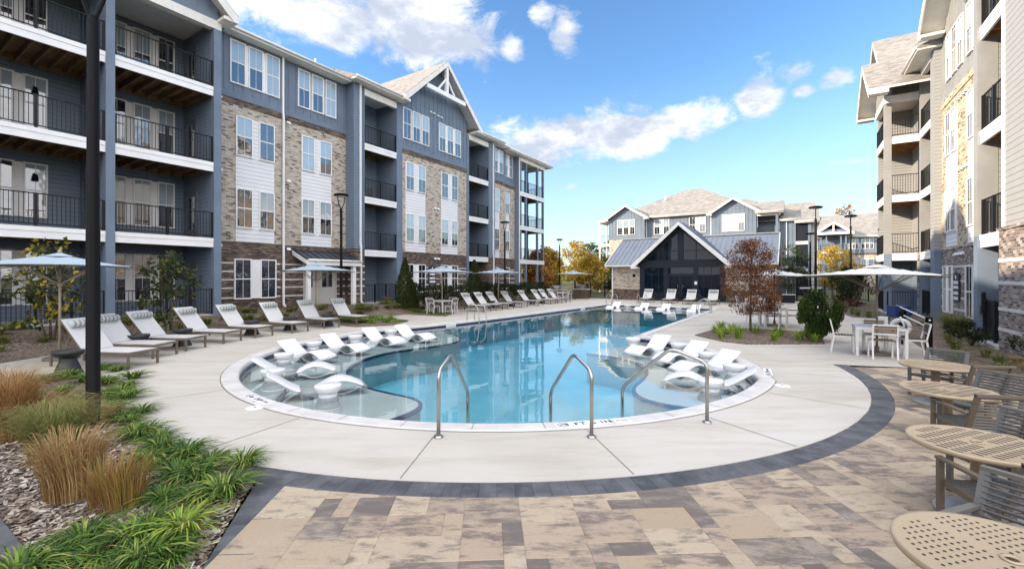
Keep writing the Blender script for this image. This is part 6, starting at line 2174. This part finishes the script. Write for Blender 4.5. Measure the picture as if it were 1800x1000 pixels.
tree('autumn_tree', 'dark green tree left of the bright yellow tree', 'tree', (28.0, 44.5, 0), 5.0, 1.6, .8, 'leaf_green', 50, 1800, .22, 'bark_pale', tone=(0, .6))
tree('autumn_tree', 'orange treetop showing above the far roof', 'tree', (*vsite(8, 104), 0), 15.2, 1.7, 11, 'leaf_orange', 40, 700, .5, 'bark_pale')
tree('autumn_tree', 'small yellow tree against right building wing', 'tree', (*rsite(44.0, 3.2), 0), 4.2, 1.3, .8, 'leaf_gold', 40, 1200, .2, 'bark_pale', tone=(.3, 1))
# far wooded edge that reads as one mass
ls = []
for k in range(9000):
    a = random.uniform(R(-62), R(62)); d = random.uniform(150, 230)
    cl = math.sin(a * 37) * .5 + math.sin(a * 91 + 2) * .3
    x, y = d * math.sin(a), d * math.cos(a)
    z = gh(x, y) + random.random() * (6.5 + 2.0 * cl)
    ls.append((Vector((x, y, z)), rv(), rv(), 2.0, 1.5, random.random()))
o = leaf_mesh('far_wood', ls, 'leaf_green'); tag(o, 'distant mixed wood along the horizon', 'wood', kind='stuff')
# bark chips lying loose on the near mulch
V = []; F = []; T = []
n = 0
bedp = [G(0, 900), G(65, 965), G(345, 1000), G(455, 815), G(300, 740), G(215, 660), G(0, 640)]
while n < 16000:
    x = random.uniform(-7.2, -2.0); y = random.uniform(2.4, 9.2)
    if random.random() > min(1, 5.5 / y): continue
    r = math.hypot(x - CX0, y - CY0)
    if r < 7.72 or x > -2.55 + (4.6 - y) * .28 - .02 or (y < 3.9 and (x + 3.45) * .535 + (y - 3.16) * .845 < .03): continue
    a = random.uniform(0, 6.28); L = random.uniform(.015, .055); w = random.uniform(.006, .016)
    d = Vector((math.cos(a), math.sin(a), random.uniform(-.35, .35))) * L; s = Vector((-math.sin(a), math.cos(a), random.uniform(-.5, .5))) * w
    p = Vector((x, y, gh(x, y) - .022 + random.uniform(0, .012)))
    o = len(V)
    V += [tuple(p - d - s), tuple(p + d - s * .6), tuple(p + d * 1.1 + s), tuple(p - d + s * .8)]
    F.append((o, o + 1, o + 2, o + 3)); T.append(random.random()); n += 1
leaf_mat('bark_chip', [(0.0, (0.07, 0.048, 0.035)), (0.4, (0.20, 0.145, 0.105)), (0.75, (0.38, 0.32, 0.27)), (1.0, (0.54, 0.50, 0.45))], 0.0, .9)
me = bpy.data.meshes.new('bark_chips'); me.from_pydata(V, [], F); me.materials.append(M['bark_chip']); me.update()
o = bpy.data.objects.new('bark_chips', me); COL.objects.link(o); set_tone(o, T)
tag(o, 'loose bark chips covering the near left bed', 'mulch', kind='stuff')
